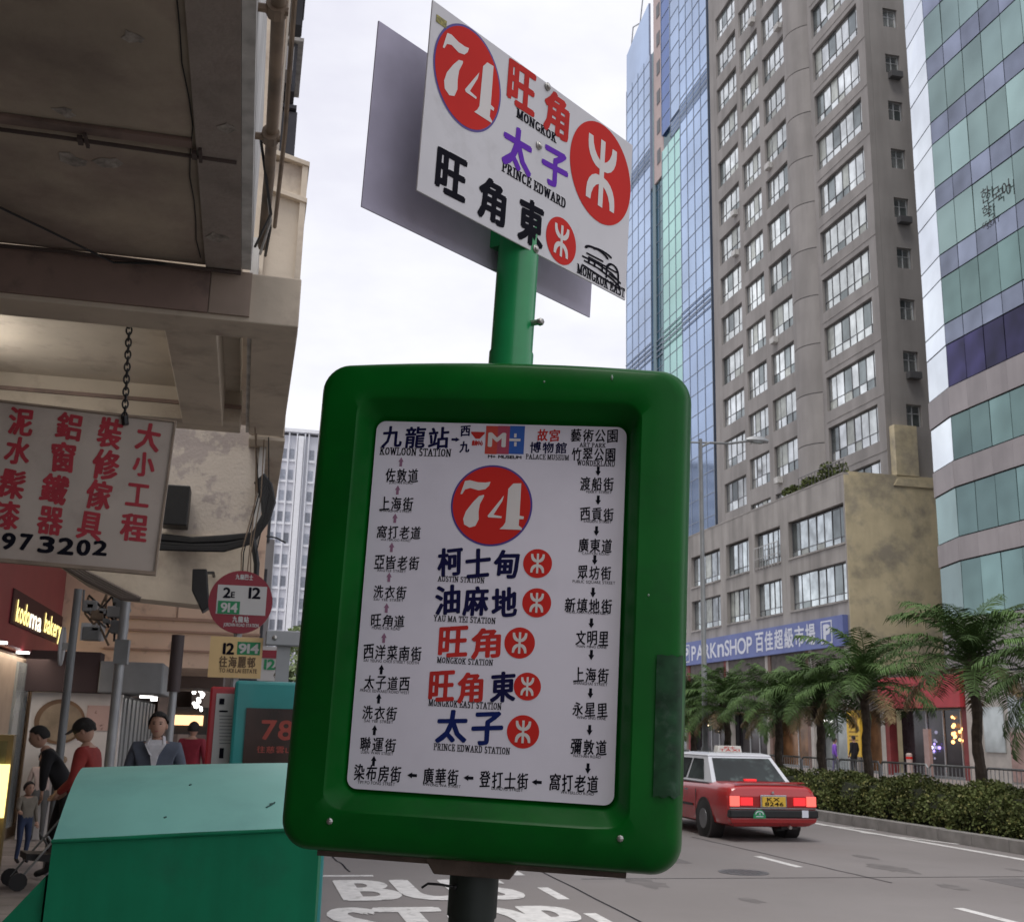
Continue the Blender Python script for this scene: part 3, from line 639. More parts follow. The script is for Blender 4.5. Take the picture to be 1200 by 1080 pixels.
q = MB(); zf = .13
q.loft([[(A.x - .012, Yf, zf), (A.x, Yf - .0, A.z - .006)], [(B.x, Yf, zf), (B.x, Yf, B.z - .006)]], cap=False, close=False)     # front
q.loft([[(B.x, Yf, zf)] + [(p.x, p.y, p.z - .006) for p in Rp] + [(B.x, Yr + .5, zf)]] * 1 + [[(B.x + .001, Yf, zf)] + [(p.x + .001, p.y, p.z - .006) for p in Rp] + [(B.x + .001, Yr + .5, zf)]])
q.loft([[(A.x - .012, Yf, zf)] + [(p.x, p.y, p.z - .006) for p in Lp] + [(R1.x, Yr + .5, zf)]] + [[(A.x - .013, Yf, zf)] + [(p.x - .001, p.y, p.z - .006) for p in Lp] + [(R1.x - .001, Yr + .5, zf)]])
q.loft([[(R1.x, Yr + .5, zf), (R1.x, Yr, R1.z - .006)], [(R2.x, Yr + .5, zf), (R2.x, Yr, R2.z - .006)]], cap=False, close=False)
q.build('body', cab, cb, world=WC)
q = MB(); q.tube([(A.x - .004, Yf - .004, A.z - .004), (B.x, Yf - .004, B.z - .004)], .007, 8); q.build('front_rim', cab, cb, world=WC)
a = onp(3, 1079, 'Y', Yf + .05); c = onp(56, 1025, 'Y', Yf + .05)
q = MB(); q.prism([(a.x, a.z), (A.x - .015, a.z - .02), (A.x - .014, c.z)], 'Y', Yf + .03, Yf + .4); q.build('side_flap', cab, cb, world=WC)
def on_lid(px, py):      # lid surface point, by marching the sight line
    d = ray(px, py); best = None
    for i in range(n):
        for j in range(m_):
            P0, P1, P2 = rows[i][j], rows[i][j + 1], rows[i + 1][j]; nn_ = (P1 - P0).cross(P2 - P0); t_ = (P0 - CAM).dot(nn_) / d.dot(nn_); h = CAM + d * t_
            lo = min(rows[i][j].y, rows[i][j + 1].y) - .002; hi = rows[i + 1][j].y + .002
            if lo <= h.y <= hi and P0.x - .01 <= h.x <= P1.x + .01: return h, (nn_ if nn_.z > 0 else -nn_).normalized()
    return None
lscr = M('scratch_dark', (.03, .09, .075), .7, var=.3)
for pts_ in ([(312, 946), (318, 943), (322, 940)], [(316, 942), (322, 941)], [(222, 920), (224, 919)], [(192, 958), (195, 957)]):
    hp = [on_lid(*p) for p in pts_]
    if all(hp): q = MB(); q.tube([h + nn_ * .0012 for h, nn_ in hp], .0035, 5); q.build('scratch', lscr, cb, world=WC)

# ============================================================ FAR SIDE: BUILDINGS
def win_mesh(W, H, cols, transom=None, t=.04, d=.07, sub=None):
    """frame facing -X, lower left at origin, along +Y"""
    q = MB(); q.box(0, d, 0, W, 0, t); q.box(0, d, 0, W, H - t, H); q.box(0, d, 0, t, t, H - t); q.box(0, d, W - t, W, t, H - t)
    for c in cols: q.box(.005, d - .005, c * W - t / 2, c * W + t / 2, t, H - t)
    for i, (a, b) in enumerate(zip([0] + list(cols), list(cols) + [1])):
        if transom and (sub is None or i in sub): q.box(.01, d - .01, a * W + t / 2, b * W - t / 2, transom * H - t / 2, transom * H + t / 2)
    return q
def pane_mesh(W, H, cols, transom, seed, sub=None):
    r = random.Random(seed); q = MB()
    for i, (a, b) in enumerate(zip([0] + list(cols), list(cols) + [1])):
        zs = [.0, transom, 1] if transom and (sub is None or i in sub) else [0, 1]
        for z0, z1 in zip(zs, zs[1:]):
            t1, t2 = r.uniform(-.012, .012), r.uniform(-.012, .012); x = .035
            q.cur = 0 if r.random() < .72 else (1 if r.random() < .6 else 2)
            q.poly([(x - t1, a * W, z0 * H), (x + t1, b * W, z0 * H), (x + t1 + t2, b * W, z1 * H), (x - t1 + t2, a * W, z1 * H)])
    return q
def window_kind(W, H, cols, transom, fm, gm, sub=None, nv=4):
    return (win_mesh(W, H, cols, transom, sub=sub).mesh('window', [fm]), [pane_mesh(W, H, cols, transom, 11 * i + int(W * 100), sub).mesh('pane', [gm, g_pdark, g_pcurt]) for i in range(nv)])
def put_window(kind, parent, x, y, z, rz=0, sashes=False):
    f, ps = kind; wd = put('window', f, parent); wd.matrix_basis = Matrix.Translation((x, y, z)) @ Matrix.Rotation(rz, 4, 'Z'); WM[wd] = WM[parent] @ wd.matrix_basis
    put('pane', random.choice(ps), wd); return wd
def facade(q, x0, x1, ya, yb, za, zb, cols):
    """wall strips round the openings: cols = [(y0, y1, [(z0, z1), ...])] sorted by y"""
    y = ya
    for (y0, y1, hs) in cols:
        if y0 > y: q.box(x0, x1, y, y0, za, zb)
        z = za
        for (h0, h1) in sorted(hs):
            if h0 > z: q.box(x0, x1, y0, y1, z, h0)
            z = h1
        if z < zb: q.box(x0, x1, y0, y1, z, zb)
        y = y1
    if y < yb: q.box(x0, x1, y, yb, za, zb)

# brown office tower
TX = 33.0
tw = thing('office_tower', 'brown concrete tower with rows of white framed windows and a round pilaster', 'tower', (TX, 53.2, 0))
T0 = Vector((TX, 53.2, 0))
KW = 3.165
kw = range(-1, 13)
wide = [(19.8 + KW * k - 2.15, 19.8 + KW * k) for k in kw]
nar = [(20.36 + 3.2 * k - 2.15, 20.36 + 3.2 * k) for k in range(-1, 13)]
nara = [(19.5 + 3.2 * k - 2.15, 19.5 + 3.2 * k) for k in range(-1, 13)]
q = MB(); facade(q, 0, .35, .0, 22.2, 12.5, 64, [(.75, 6.25, wide), (10.2, 13.5, nar), (14.2, 17.3, nar), (17.9, 21.6, nara)])
q.build('front_wall', brownc, tw)
q = MB(); q.box(.55, 20, .42, 22.1, 12.5, 63.9); q.build('core', dark, tw)
q = MB(); q.box(0, .36, 22.22, 22.9, 12.5, 66.5); q.box(.36, 20, 21.8, 22.9, 12.5, 66.5); q.build('end_wall', brownc, tw)
# side wall with small windows (faces the camera)
sw = [(41.4 - 3.1 * k - 1.25, 41.4 - 3.1 * k) for k in range(-7, 8)]
q = MB(); xs = [(1.3, 2.25), (4.2, 5.2)]; x = .36
for (a, b_) in xs:
    q.box(x, a, .0, .4, 12.5, 64); z = 12.5
    for (h0, h1) in sorted(sw):
        if h0 > z: q.box(a, b_, 0, .4, z, h0)
        z = h1
    q.box(a, b_, 0, .4, z, 64); x = b_
q.box(x, 20, 0, .4, 12.5, 64); q.build('side_wall', brownc, tw)
k_side = window_kind(.95, 1.25, (.5,), .62, frame, g_tower)
for (a, b_) in xs:
    for (h0, h1) in sw: put_window(k_side, tw, b_ - .02, .18, h0, rz=pi / 2)
    for i, (h0, h1) in enumerate(sw):
        if i % 3 == 1: q = MB(); q.box(a + .1, b_ - .1, -.42, -.01, h0 - .42, h0 - .05); q.build('air_conditioner', frameg, tw)
kwide = window_kind(5.5, 2.15, (.08, .23, .38, .52, .68, .84), .30, frameg, g_tower, nv=6)
kn = window_kind(3.3, 2.15, (.28, .52, .76), .33, frameg, g_tower, nv=6); kn2 = window_kind(3.1, 2.15, (.28, .52, .76), .33, frameg, g_tower, nv=6); kn3 = window_kind(3.7, 2.15, (.25, .5, .75), .33, frameg, g_tower, nv=6)
for h0, h1 in wide: put_window(kwide, tw, .17, .75, h0)
for h0, h1 in nar: put_window(kn, tw, .17, 10.2, h0); put_window(kn2, tw, .17, 14.2, h0)
for h0, h1 in nara: put_window(kn3, tw, .17, 17.9, h0)
ra = random.Random(4); acb = MB().box(-.32, .0, 0, .62, 0, .40).mesh('air_conditioner', [whitew])
for _ in range(9):
    hs_ = ra.choice([(nar, 10.3), (nar, 12.4), (nar, 14.4), (nara, 18.2), (nara, 20.6), (wide, 1.0), (wide, 4.9)]); o = put('air_conditioner', acb, tw); o.location = (-.003, hs_[1], ra.choice(hs_[0])[0] - .46)
# a few sashes stand open
sash = MB().box(0, .04, 0, .72, 0, 1.0).mesh('open_sash', [frameg])
for y, z in ((1.2, wide[4][0] + .45), (2.6, wide[8][0] + .45), (10.6, nar[5][0] + .4), (12.1, nar[9][0] + .5), (15.1, nar[6][0] + .45), (16.1, nar[2][0] + .45), (18.6, nara[10][0] + .4), (19.8, nara[4][0] + .45), (11.4, nar[7][0] + .4), (15.4, nar[10][0] + .4)):
    o = put('open_sash', sash, tw); o.matrix_basis = Matrix.Translation((.2, y, z)) @ Matrix.Rotation(radians(-8), 4, 'Z') @ Matrix.Rotation(radians(22), 4, 'Y')
seg = MB(); seg.tube([(0, 0, .03), (0, 0, 3.14)], 1.78, 56); segm = seg.mesh('pilaster_segment', [brownc])

seg = MB(); seg.tube([(1.0, 8.2, 12.5), (1.0, 8.2, 64)], 1.74, 28); seg.build('pilaster_core', frameg, tw)
for k in range(16): o = put('pilaster_segment', segm, tw); o.location = (1.0, 8.2, 12.7 + 3.17 * k)
q = MB()
for k in range(15): q.box(-.025, -.001, .0, 6.35, 20.15 + KW * (k - 2), 20.19 + KW * (k - 2))
q.build('string_course', brownc2, tw, kind='stuff')
for z in (20.4, 22.9, 38): q = MB(); q.box(-.5, -.005, 6.3, 6.4, z, z + .5); q.build('pipe_bracket', frameg, tw) if z > 99 else None

# podium block with a shop banner
PX, PY = 30.0, 52.7
pd = thing('podium_block', 'grey concrete podium with gridded windows, stained yellow side wall and roof plants', 'building', (PX, PY, 0))
rows_ = [(8.72, 10.72), (11.72, 13.82)]
cols_ = [(.12, 6.45), (7.5, 10.95), (11.85, 15.3), (16.3, 21.3), (22.3, 26.4), (27.4, 31.4), (32.4, 36.4)]
q = MB(); facade(q, 0, .35, .0, 60, 6.0, 15.35, [(a, b_, rows_) for a, b_ in cols_]); q.build('front_wall', brownc2, pd)
q = MB(); q.box(.6, 3, .55, 59.9, .0, 14.6); q.build('core', dark, pd)
q = MB(); q.box(.36, 14, .5, 60, 14.7, 14.9); q.build('roof', brownc2, pd)
q = MB(); q.prism([(0.02, .1), (5.45, .1), (5.45, 15.5), (0.02, 15.28)], 'Y', -.06, .0); q.box(.36, 5.45, .001, .5, .1, 15.5); q.build('side_wall', stainw, pd)
q = MB(); q.box(3.15, 4.5, -.05, .45, 15.5, 18.3); q.build('chimney', stainw, pd)
q = MB(); q.prism([(3.15, 15.3), (4.5, 15.3), (5.45, 15.0), (5.45, 14.9), (2.9, 14.9)], 'Y', -.12, -.065); q.build('chimney_haunch', stainw, pd)
kbig = window_kind(6.33, 2.0, (.13, .27, .41, .55, .70, .85), .2, frameg, g_pod, nv=4); kmid = window_kind(3.45, 2.0, (.22, .42, .62, .82), .2, frameg, g_pod, nv=4); kw5 = window_kind(5.0, 2.0, (.2, .4, .6, .8), .2, frameg, g_pod, nv=3); kw4 = window_kind(4.05, 2.0, (.25, .5, .75), .2, frameg, g_pod, nv=3)
for (z0, z1) in rows_:
    put_window(kbig, pd, .24, .12, z0); put_window(kmid, pd, .24, 7.5, z0); put_window(kmid, pd, .24, 11.85, z0); put_window(kw5, pd, .24, 16.3, z0)
    for y in (22.3, 27.4, 32.4): put_window(kw4, pd, .24, y, z0)
for a, b_ in cols_[:4]:
    for z0, z1 in rows_:
        q = MB(); q.box(-.06, -.002, a - .05, b_ + .05, z0 - .12, z0 - .02); q.build('window_sill', brownc2, pd)
q = MB()
for i in range(9): q.box(-.13, -.1, 7.62 + i * .4, 7.65 + i * .4, 11.5, 12.9)
q.box(-.13, -.1, 7.6, 10.9, 12.88, 12.92); q.box(-.13, -.1, 7.6, 10.9, 12.2, 12.23); q.box(-.13, .1, 7.6, 7.63, 12.1, 12.14); q.box(-.13, .1, 10.85, 10.88, 12.1, 12.14); q.build('drying_rack', steel, pd)
q = MB(); q.box(-.02, .3, 0, 60, 15.35, 15.43); q.build('parapet_cap', brownc2, pd)
q = MB(); q.box(1.2, 1.25, 4.1, 5.0, 14.95, 16.0); q.box(2.0, 2.05, 8, 12, 14.9, 16); q.build('rooftop_screen', frameg, pd)
# roof plants: a thing per clump
def leafclump(q, c, r, n, s=.12, rnd=random, flat=.8):
    for _ in range(n):
        while True:
            p = Vector((rnd.uniform(-1, 1), rnd.uniform(-1, 1), rnd.uniform(-1, 1)))
            if .25 < p.length < 1: break
        p = Vector((c[0] + p.x * r[0], c[1] + p.y * r[1], c[2] + p.z * r[2]))
        d = Vector((rnd.gauss(0, 1), rnd.gauss(0, 1), rnd.gauss(0, .6))).normalized(); e = d.orthogonal().normalized(); e = Matrix.Rotation(rnd.uniform(0, 6.28), 3, d) @ e; k = s * rnd.uniform(.6, 1.4)
        q.poly([p - e * k * .35, p + d * k * .5, p + e * k * .35, p - d * k * .6])
for i, (y, r, h, nm) in enumerate([(.9, .7, .55, 'sparse dark plant at the corner of the podium roof beside the stained chimney'), (2.4, .8, .8, 'tallest leafy plant on the podium roof edge, left of the corner plant'), (4.4, .9, .5, 'low round shrub midway along the podium roof edge'), (6.6, 1.0, .45, 'leftmost low shrub trailing over the podium roof edge')]):
    t = thing('roof_plant', nm, 'plant', (PX + .35, PY + y, 15.43), group='plants on the podium roof')
    q = MB(); leafclump(q, (0, 0, h * .6), (.35, r, h * .8), 420 if i else 160, .16); q.build('foliage', hedge_m, t, kind='stuff', fixn=False)
    q = MB(); q.tube([(0, 0, -.02), (0, .1, h * .6)], [.04, .02], 5); q.tube([(0, 0, .1), (.1, -.3, h)], [.03, .01], 5); q.build('stem', trunk_m, t)
t = thing('roof_railing', 'dark metal railing on the podium roof edge near its corner', 'railing', (PX + .15, PY + .1, 15.43))
q = MB(); q.tube([(0, 0, .75), (0, 5.2, .75)], .025, 5); q.build('top_rail', frameg, t)
for i in range(14): q = MB(); q.tube([(0, .1 + i * .39, 0), (0, .1 + i * .39, .76)], .016, 4); q.build('baluster', frameg, t)

# the supermarket banner
bn = thing('shop_banner', 'long blue supermarket banner with white lettering below the podium windows', 'sign', (PX, PY, 0))
BW = MB(); BW.box(-.32, -.02, .15, 34, 6.35, 7.92); BW.build('banner_box', bluesign, bn)
SFm = Matrix(((0, 0, -1), (-1, 0, 0), (0, 1, 0))).to_4x4()           # plane facing -X, u towards -Y
def side_frame(x, y, z): m_ = SFm.copy(); m_.translation = (x, y, z); return m_
BF = side_frame(PX - .322, PY + .15, 6.35)
def blet(s_, ya, yb, z0, z1, bold, cj_=False, mt_=signwhite):
    q = MB(); text(q, s_, -(yb - .15), z0, -(ya - .15), z1, bold=bold, cjk=cj_, z=.012); return q.build('lettering', mt_, bn, world=BF, fixn=False)
blet('PARK', 16.35, 20.6, .30, 1.28, .035); blet('n', 15.2, 16.15, .30, 1.5, .035); blet('SHOP', 11.0, 15.0, .30, 1.28, .035)
blet('百佳超級市場', 3.0, 10.6, .25, 1.38, .028, True)
for y0 in (1.25, 21.0):
    q = MB(); z = .012
    q.poly([(-y0 - 1.2 + .15, .2, z), (-y0 + .15, .2, z), (-y0 + .15, 1.4, z), (-y0 - 1.2 + .15, 1.4, z)]); q.build('logo_tile', signwhite, bn, world=BF)
    q = MB(); z = .02; q.poly([(-y0 - 1.1 + .15, .28, z), (-y0 + .05, .28, z), (-y0 + .05, 1.32, z), (-y0 - 1.1 + .15, 1.32, z)]); q.build('logo_field', bluesign, bn, world=BF)
    q = MB(); text(q, 'P', -y0 - .85 + .15, .36, -y0 - .2 + .15, 1.2, bold=.09, cjk=False, z=.028); q.build('lettering', signwhite, bn, world=BF, fixn=False)

# glass office block on the right
GX, GY = 30.0, 43.1
gb = thing('glass_office_block', 'curved glass office block with pale corner panels and pink stone bands at right', 'building', (GX, GY, 0))
bands = []        # (z0, z1, kind)
bands += [(6.9, 9.38, 'green'), (9.38, 10.44, 'stone'), (10.44, 12.65, 'green'), (12.65, 13.86, 'stone'), (13.86, 15.9, 'green'), (15.9, 17.26, 'stone'), (17.26, 19.27, 'purple'), (19.27, 20.28, 'span')]
z = 20.28
while z < 48: bands += [(z, z + 2.24, 'green'), (z + 2.24, z + 3.4, 'span')]; z += 3.4
bands[0:0] = [(4.6, 6.9, 'stone')]
GM = {'green': g_teal, 'stone': stone, 'span': g_span, 'purple': g_purp}
gp = .02
a_f = radians(13.6)
faces_ = [  # origin, direction (unit), panel widths, pale?
    (Vector((0, 0, 0)), Vector((0, -1, 0)), 1.36, 12, False),
    (Vector((0, 0, 0)), Vector((sin(a_f), cos(a_f), 0)), 2.5, 1, True),
    (Vector((sin(a_f), cos(a_f), 0)) * 2.5, Vector((sin(a_f + .9), cos(a_f + .9), 0)), 1.4, 2, False)]
for (z0, z1, kd) in bands:
    meshes = {}
    for fo, dr, pw_, cnt, pale in faces_:
        mt_ = GM[kd]
        if kd == 'green' and z0 > 22: mt_ = g_teal2
        if pale and (kd in ('green', 'span', 'purple') and z1 > 13.9): mt_ = g_pale
        key = (pw_, kd, pale)
        depth_ = .0 if kd != 'stone' else -.05
        nrm_ = Vector((-dr.y, dr.x, 0)); 
        if nrm_.x > 0: nrm_ = -nrm_
        me = MB().box(gp if kd != 'stone' else .004, pw_ - (gp if kd != 'stone' else .004), -.06, .0, gp * 1.6, z1 - z0 - gp * 1.6).mesh('pane' if kd != 'stone' else 'stone_panel', [mt_])
        for i in range(cnt):
            p = fo + dr * (i * pw_) + nrm_ * (-depth_)
            if kd == 'stone' and pale is False and fo.length == 0 and False: continue
            o = put(me.name.split('.')[0], me, gb)
            ang = atan2(dr.y, dr.x); M_ = Matrix.Translation((p.x, p.y, z0)) @ Matrix.Rotation(ang, 4, 'Z')
            # outward is +local y or -local y
            ly = M_.to_3x3().col[1]
            if ly.dot(nrm_) < 0: M_ = Matrix.Translation((p.x, p.y, z0)) @ Matrix.Rotation(ang, 4, 'Z') @ Matrix.Scale(-1, 4, (0, 1, 0))
            if kd != 'stone': M_ = M_ @ Matrix.Rotation(random.uniform(-.006, .006), 4, 'X') @ Matrix.Rotation(random.uniform(-.005, .005), 4, 'Z')
            o.matrix_basis = M_
fp = [(0.08, -16.3), (.08, 0)]
p1 = Vector((sin(a_f), cos(a_f))) * 2.5; p2 = p1 + Vector((sin(a_f + .9), cos(a_f + .9))) * 2.8
q = MB(); q.prism([(.09, -16.3), (.09, -.02), (p1.x + .09, p1.y - .03), (p2.x + .05, p2.y - .09), (16, p2.y - .09), (16, -16.3)], 'Z', 3.2, 50); q.build('core', M('mullion_dark', (.035, .04, .045), .5, var=.1), gb)
q = MB(); FM_ = side_frame(GX - .055, GY - 4.3, 23.95)
# paper notices behind the glass
q = MB(); text(q, '한', -.0, 1.1, .7, 1.8, bold=.01, z=.01); text(q, '국어', .75, .75, 2.0, 1.45, bold=.01, z=.01); text(q, '학', .0, .35, .7, 1.0, bold=.01, z=.01); text(q, 'SSAT', .0, .0, .9, .24, bold=.02, z=.01, cjk=False)
q.build('window_lettering', dark, gb, world=side_frame(GX - .1, GY - 3.35, 23.5), fixn=False)

# blue glass tower behind
BX, BY = 34.0, 78.3
bt = thing('blue_glass_tower', 'tall blue and green curtain glass tower beyond the brown concrete one', 'tower', (BX, BY, 0))
strips = [(0.1, 8.6, 72, g_blue, 0), (8.7, 12.0, 55.5, g_green, .5), (8.7, 11.4, 72, g_deep, .9), (11.4, 13.0, 72, peach, .2), (12.0, 14.0, 31.7, g_teald, .55), (14.2, 21.0, 69.2, g_blue, 0)]
q = MB(); q.box(1.6, 20, 0, 20.9, 0, 69); q.build('core', g_teald, bt)
def curtain(name, y0, y1, z0, z1, mt_, dx, cell=1.65):
    q = MB(); q.box(dx - .1, dx + .1, y0, y1, z0, z1); sl_ = q.build(name, mt_, bt)
    q = MB(); x = dx - .12; y = y0
    n_ = max(1, round((y1 - y0) / cell))
    for i in range(n_ + 1): yy = y0 + (y1 - y0) * i / n_; q.box(x - .02, x + .02, yy - .022, yy + .022, z0, z1)
    zz = z0
    while zz < z1: q.box(x - .015, x + .01, y0, y1, zz - .02, zz + .02); zz += 1.75
    for zb_ in (34.8, 54.3):
        for i in range(4): 
            if z0 < zb_ and zb_ + 2 < z1: q.box(x - .1, x - .03, y0, y1, zb_ + i * .5, zb_ + .06 + i * .5)
    q.build('mullion_grid', M('mullion_pale', (.30, .34, .40), .4, metal=.5, var=.05), bt, kind='stuff')
curtain('glass_strip', 0.1, 6.3, 4, 71.5, g_blue, -.1)
curtain('glass_strip', 6.35, 8.8, 54.1, 71.5, g_blue, .0)
curtain('glass_strip', 6.35, 11.1, 4, 54.0, g_green, .0)
curtain('glass_strip', 8.85, 11.1, 55.6, 73, g_deep, .0, 3.4)
q = MB(); q.box(.1, .6, 8.85, 11.1, 54.1, 55.55); q.build('glass_strip', g_teald, bt)
curtain('glass_strip', 11.15, 13.7, 4, 52.0, g_teald, .35, .9)
q = MB(); q.box(.1, .7, 11.15, 13.7, 52.0, 74); q.build('plain_wall', M('pink_wall', (.50, .40, .38), .8, var=.06), bt)
for i in range(6): q = MB(); q.box(.05, .095, 12.0, 12.8, 53.6 + i * 3.1, 55.0 + i * 3.1); q.build('window', frameg, bt)
curtain('glass_strip', 13.9, 20.9, 4, 66, g_blue, -.1)
q = MB(); q.prism([(14.2, 66), (20.9, 66), (20.9, 70.2), (17.0, 71.3), (14.2, 71.8)], 'X', -.2, .0); q.build('crown_panel', g_blue, bt)
for a_, b_ in (((17.5, 71.0), (16.2, 74.6)), ((20.2, 70.0), (19.4, 72.6)), ((16.2, 74.6), (15.0, 73.6)), ((19.4, 72.6), (17.6, 71.8))):
    q = MB(); q.tube([(0, a_[0], a_[1]), (0, b_[0], b_[1])], .07, 4); q.build('roof_davit', lgrey, bt)

# white-tiled residential tower far up the street, colours lightened to stand for haze
rt_ = thing('residential_tower', 'pale grey residential tower with columns of small windows far up the street', 'tower', (-4, 150, 0))
q = MB(); q.box(0, 16, 0.0, 14, 0, 39.6); q.build('wall', M('pale_haze_tower', (.70, .71, .76), .8, var=.06, scale=.3, streak=.1), rt_)
finm = M('pale_haze_fin', (.80, .81, .85), .8, var=.05); wnm = M('small_window', (.28, .30, .35), .3, var=.2, rnd=.4)  # fins and windows lightened for the haze too
for x in (5.3, 6.3, 7.3, 8.35, 9.4, 9.9, 11.2, 12.4): q = MB(); q.box(x, x + .16, -.55, -.01, 1, 39.9); q.build('fin', finm, rt_)
q = MB(); q.box(8.6, 9.3, -1.3, -.02, 1, 39.3); q.build('lift_shaft', finm, rt_)
q = MB(); q.box(-.1, 16.1, -.7, 14.1, 39.95, 40.4); q.build('cornice', finm, rt_)
wmm = MB().box(0, .62, -.06, -.01, 0, 1.3).mesh('window', [wnm])
for x in (5.57, 6.57, 7.57, 10.2, 11.5):
    for k in range(13): o = put('window', wmm, rt_); o.location = (x, 0, 2.2 + k * 2.85)
slm = MB().box(-.05, .75, -.2, -.07, 0, .28).mesh('ledge', [finm])
for x in (5.57, 6.57, 7.57, 10.2, 11.5):
    for k in range(13): o = put('ledge', slm, rt_); o.location = (x, 0, 1.75 + k * 2.85)

# ------------------------------------------------------------ far side shop fronts
def shopfront(name, lab, y0, y1, zt, wall, gl, extras=()):
    t = thing(name, lab, 'shop front', (PX, y0, .125)); W = y1 - y0
    q = MB(); q.box(-.15, .25, 0, .35, 0, zt); q.build('pillar', wall, t); q = MB(); q.box(-.15, .25, W - .35, W - .002, 0, zt); q.build('pillar', wall, t)
    q = MB(); q.box(-.1, .25, .36, W - .36, 2.95, zt); q.build('lintel', M('shop_lintel', (.14, .12, .11), .7, var=.3, rnd=.4), t)
    q = MB(); q.box(.5, .56, .36, W - .36, .1, 2.94); q.build('glass', gl, t)
    q = MB(); q.box(-.05, .45, .36, W - .36, 0, .1); q.build('threshold', grey, t)
    q = MB(); 
    for i in range(1, int(W / 1.3)): q.box(.44, .5, i * 1.3, i * 1.3 + .06, .1, 2.94)
    if int(W / 1.3) > 1: q.build('glass_mullions', frame, t)
    return t
w1 = M('shop_wall_brown', (.16, .10, .08), .7, var=.2); w2 = M('shop_wall_pale', (.40, .37, .34), .7, var=.1); w3 = M('shop_wall_red', (.20, .03, .03), .6, var=.2)
gl1 = M('shop_glass_dark', (.05, .045, .05), .08, metal=.3, var=.5, scale=.8); gl2 = M('shop_glass_pale', (.35, .38, .38), .1, metal=.4, var=.4, scale=.9); gl3 = M('shop_glass_warm', (.22, .11, .05), .15, metal=.2, var=.6, scale=1.2)
sh = []
specs = [('shop with red fascia, dark windows and strings of lights under the glass block', 43.2, 49.6, 4.6, w3, gl1), ('shop bay with a tall pale glass front right of the yellow upright sign', 49.62, 52.6, 4.7, w2, gl3),
         ('dark shop bay directly left of the yellow upright sign', 52.75, 57.0, 6.3, w2, gl2), ('shop bay with brown pillars under the right part of the blue banner', 57.02, 62.0, 6.3, w1, gl3),
         ('shop bay with pale glass under the middle of the blue banner', 62.02, 68.0, 6.3, w2, gl1), ('red walled shop bay under the left part of the blue banner', 68.02, 74.5, 6.3, w3, gl1),
         ('brown shop bay farthest left beyond the taxi roof', 74.52, 84.0, 6.3, w1, gl2)]
for lab, y0, y1, zt, wl, gl in specs: sh.append(shopfront('street_shop', lab, y0, y1, zt, wl, gl))
q = MB(); q.box(-.5, -.16, -.1, 6.35, 3.02, 4.42); q.build('red_fascia', M('fascia_red', (.40, .035, .045), .5, var=.08), sh[0])
q = MB(); text(q, '藥房', -4.3, 3.35, -2.2, 4.1, bold=.04, z=.01); q.build('lettering', signwhite, sh[0], world=side_frame(PX - .512, 43.2, .125), fixn=False) if False else None
rr_ = random.Random(3)
def lights(t, n_, y0, y1, z0, z1, mt_, s_=.05, x=.35):
    for i in range(n_):
        q = MB(); q.ball((x + rr_.uniform(-.08, .08), rr_.uniform(y0, y1), rr_.uniform(z0, z1)), s_ * rr_.uniform(.6, 1.5), 6, 4); q.build('display_lamp', mt_, t)
lights(sh[0], 26, .5, 1.9, 1.0, 2.8, M('amber_lamp', (1, .45, .15), emit=3.0), .06)
lights(sh[0], 7, 3.5, 3.75, .8, 2.0, M('violet_lamp', (.75, .72, 1), emit=4.0), .075)
lights(sh[0], 5, 2.9, 4.2, .9, 1.6, M('violet_lamp2', (.35, .25, .9), emit=2), .06)
lights(sh[3], 6, .6, 1.2, 1.6, 2.7, warm, .08); lights(sh[2], 3, 3.2, 3.6, 1.4, 2.6, whitelit, .06); lights(sh[5], 4, 1, 5, 1.6, 2.6, warm, .06)
q = MB(); q.box(-.5, -.35, 2.35, 2.75, 0, 2.1); q.build('stand_panel', M('stand_pink', (.36, .25, .23), .7), sh[0])
# pale building right of the red fascia, near the frame edge
pb = thing('tiled_shop', 'pale tiled ground floor wall with a window at the far right edge', 'shop front', (PX, 36.5, .125))
q = MB(); q.box(-.1, .4, 0, 6.65, 0, 4.4); q.build('wall', w2, pb); q = MB(); q.box(-.3, -.1, 5.9, 6.5, 0, 4.3); q.build('pillar', M('pillar_cream', (.45, .40, .36), .7), pb)
q = MB(); q.box(-.16, -.11, 4.3, 5.6, 1.2, 3.0); q.build('window', gl2, pb); q = MB(); q.box(-.14, -.11, .2, 4.0, .1, 2.0); q.build('brick_panel', M('brick_pinkish', (.33, .22, .2), .8, var=.2, scale=6), pb)
q = MB(); q.box(-.14, -.11, .2, 4.0, 2.2, 3.4); q.build('window', gl2, pb)
ys = thing('upright_shop_sign', 'yellow upright sign with dark writing behind the median railing', 'sign', (PX - .75, 50.75, .125))
q = MB(); q.box(-.08, .08, 0, 1.25, .75, 2.95); q.build('sign_box', yellow, ys); q = MB(); q.box(-.03, .03, .1, .16, 0, .75); q.box(-.03, .03, 1.1, 1.16, 0, .75); q.build('stand', frameg, ys)
q = MB(); text(q, '招租熱線', -1.05, 2.1, -.2, 2.75, bold=.03, z=.01); 
for i in range(5): q.poly([(-1.05, 1.9 - i * .2, .01), (-.2, 1.9 - i * .2, .01), (-.2, 1.96 - i * .2, .01), (-1.05, 1.96 - i * .2, .01)])
q.build('lettering', M('sign_brown_text', (.25, .14, .02), .6), ys, world=side_frame(PX - .75 - .08, 50.75, .125), fixn=False)

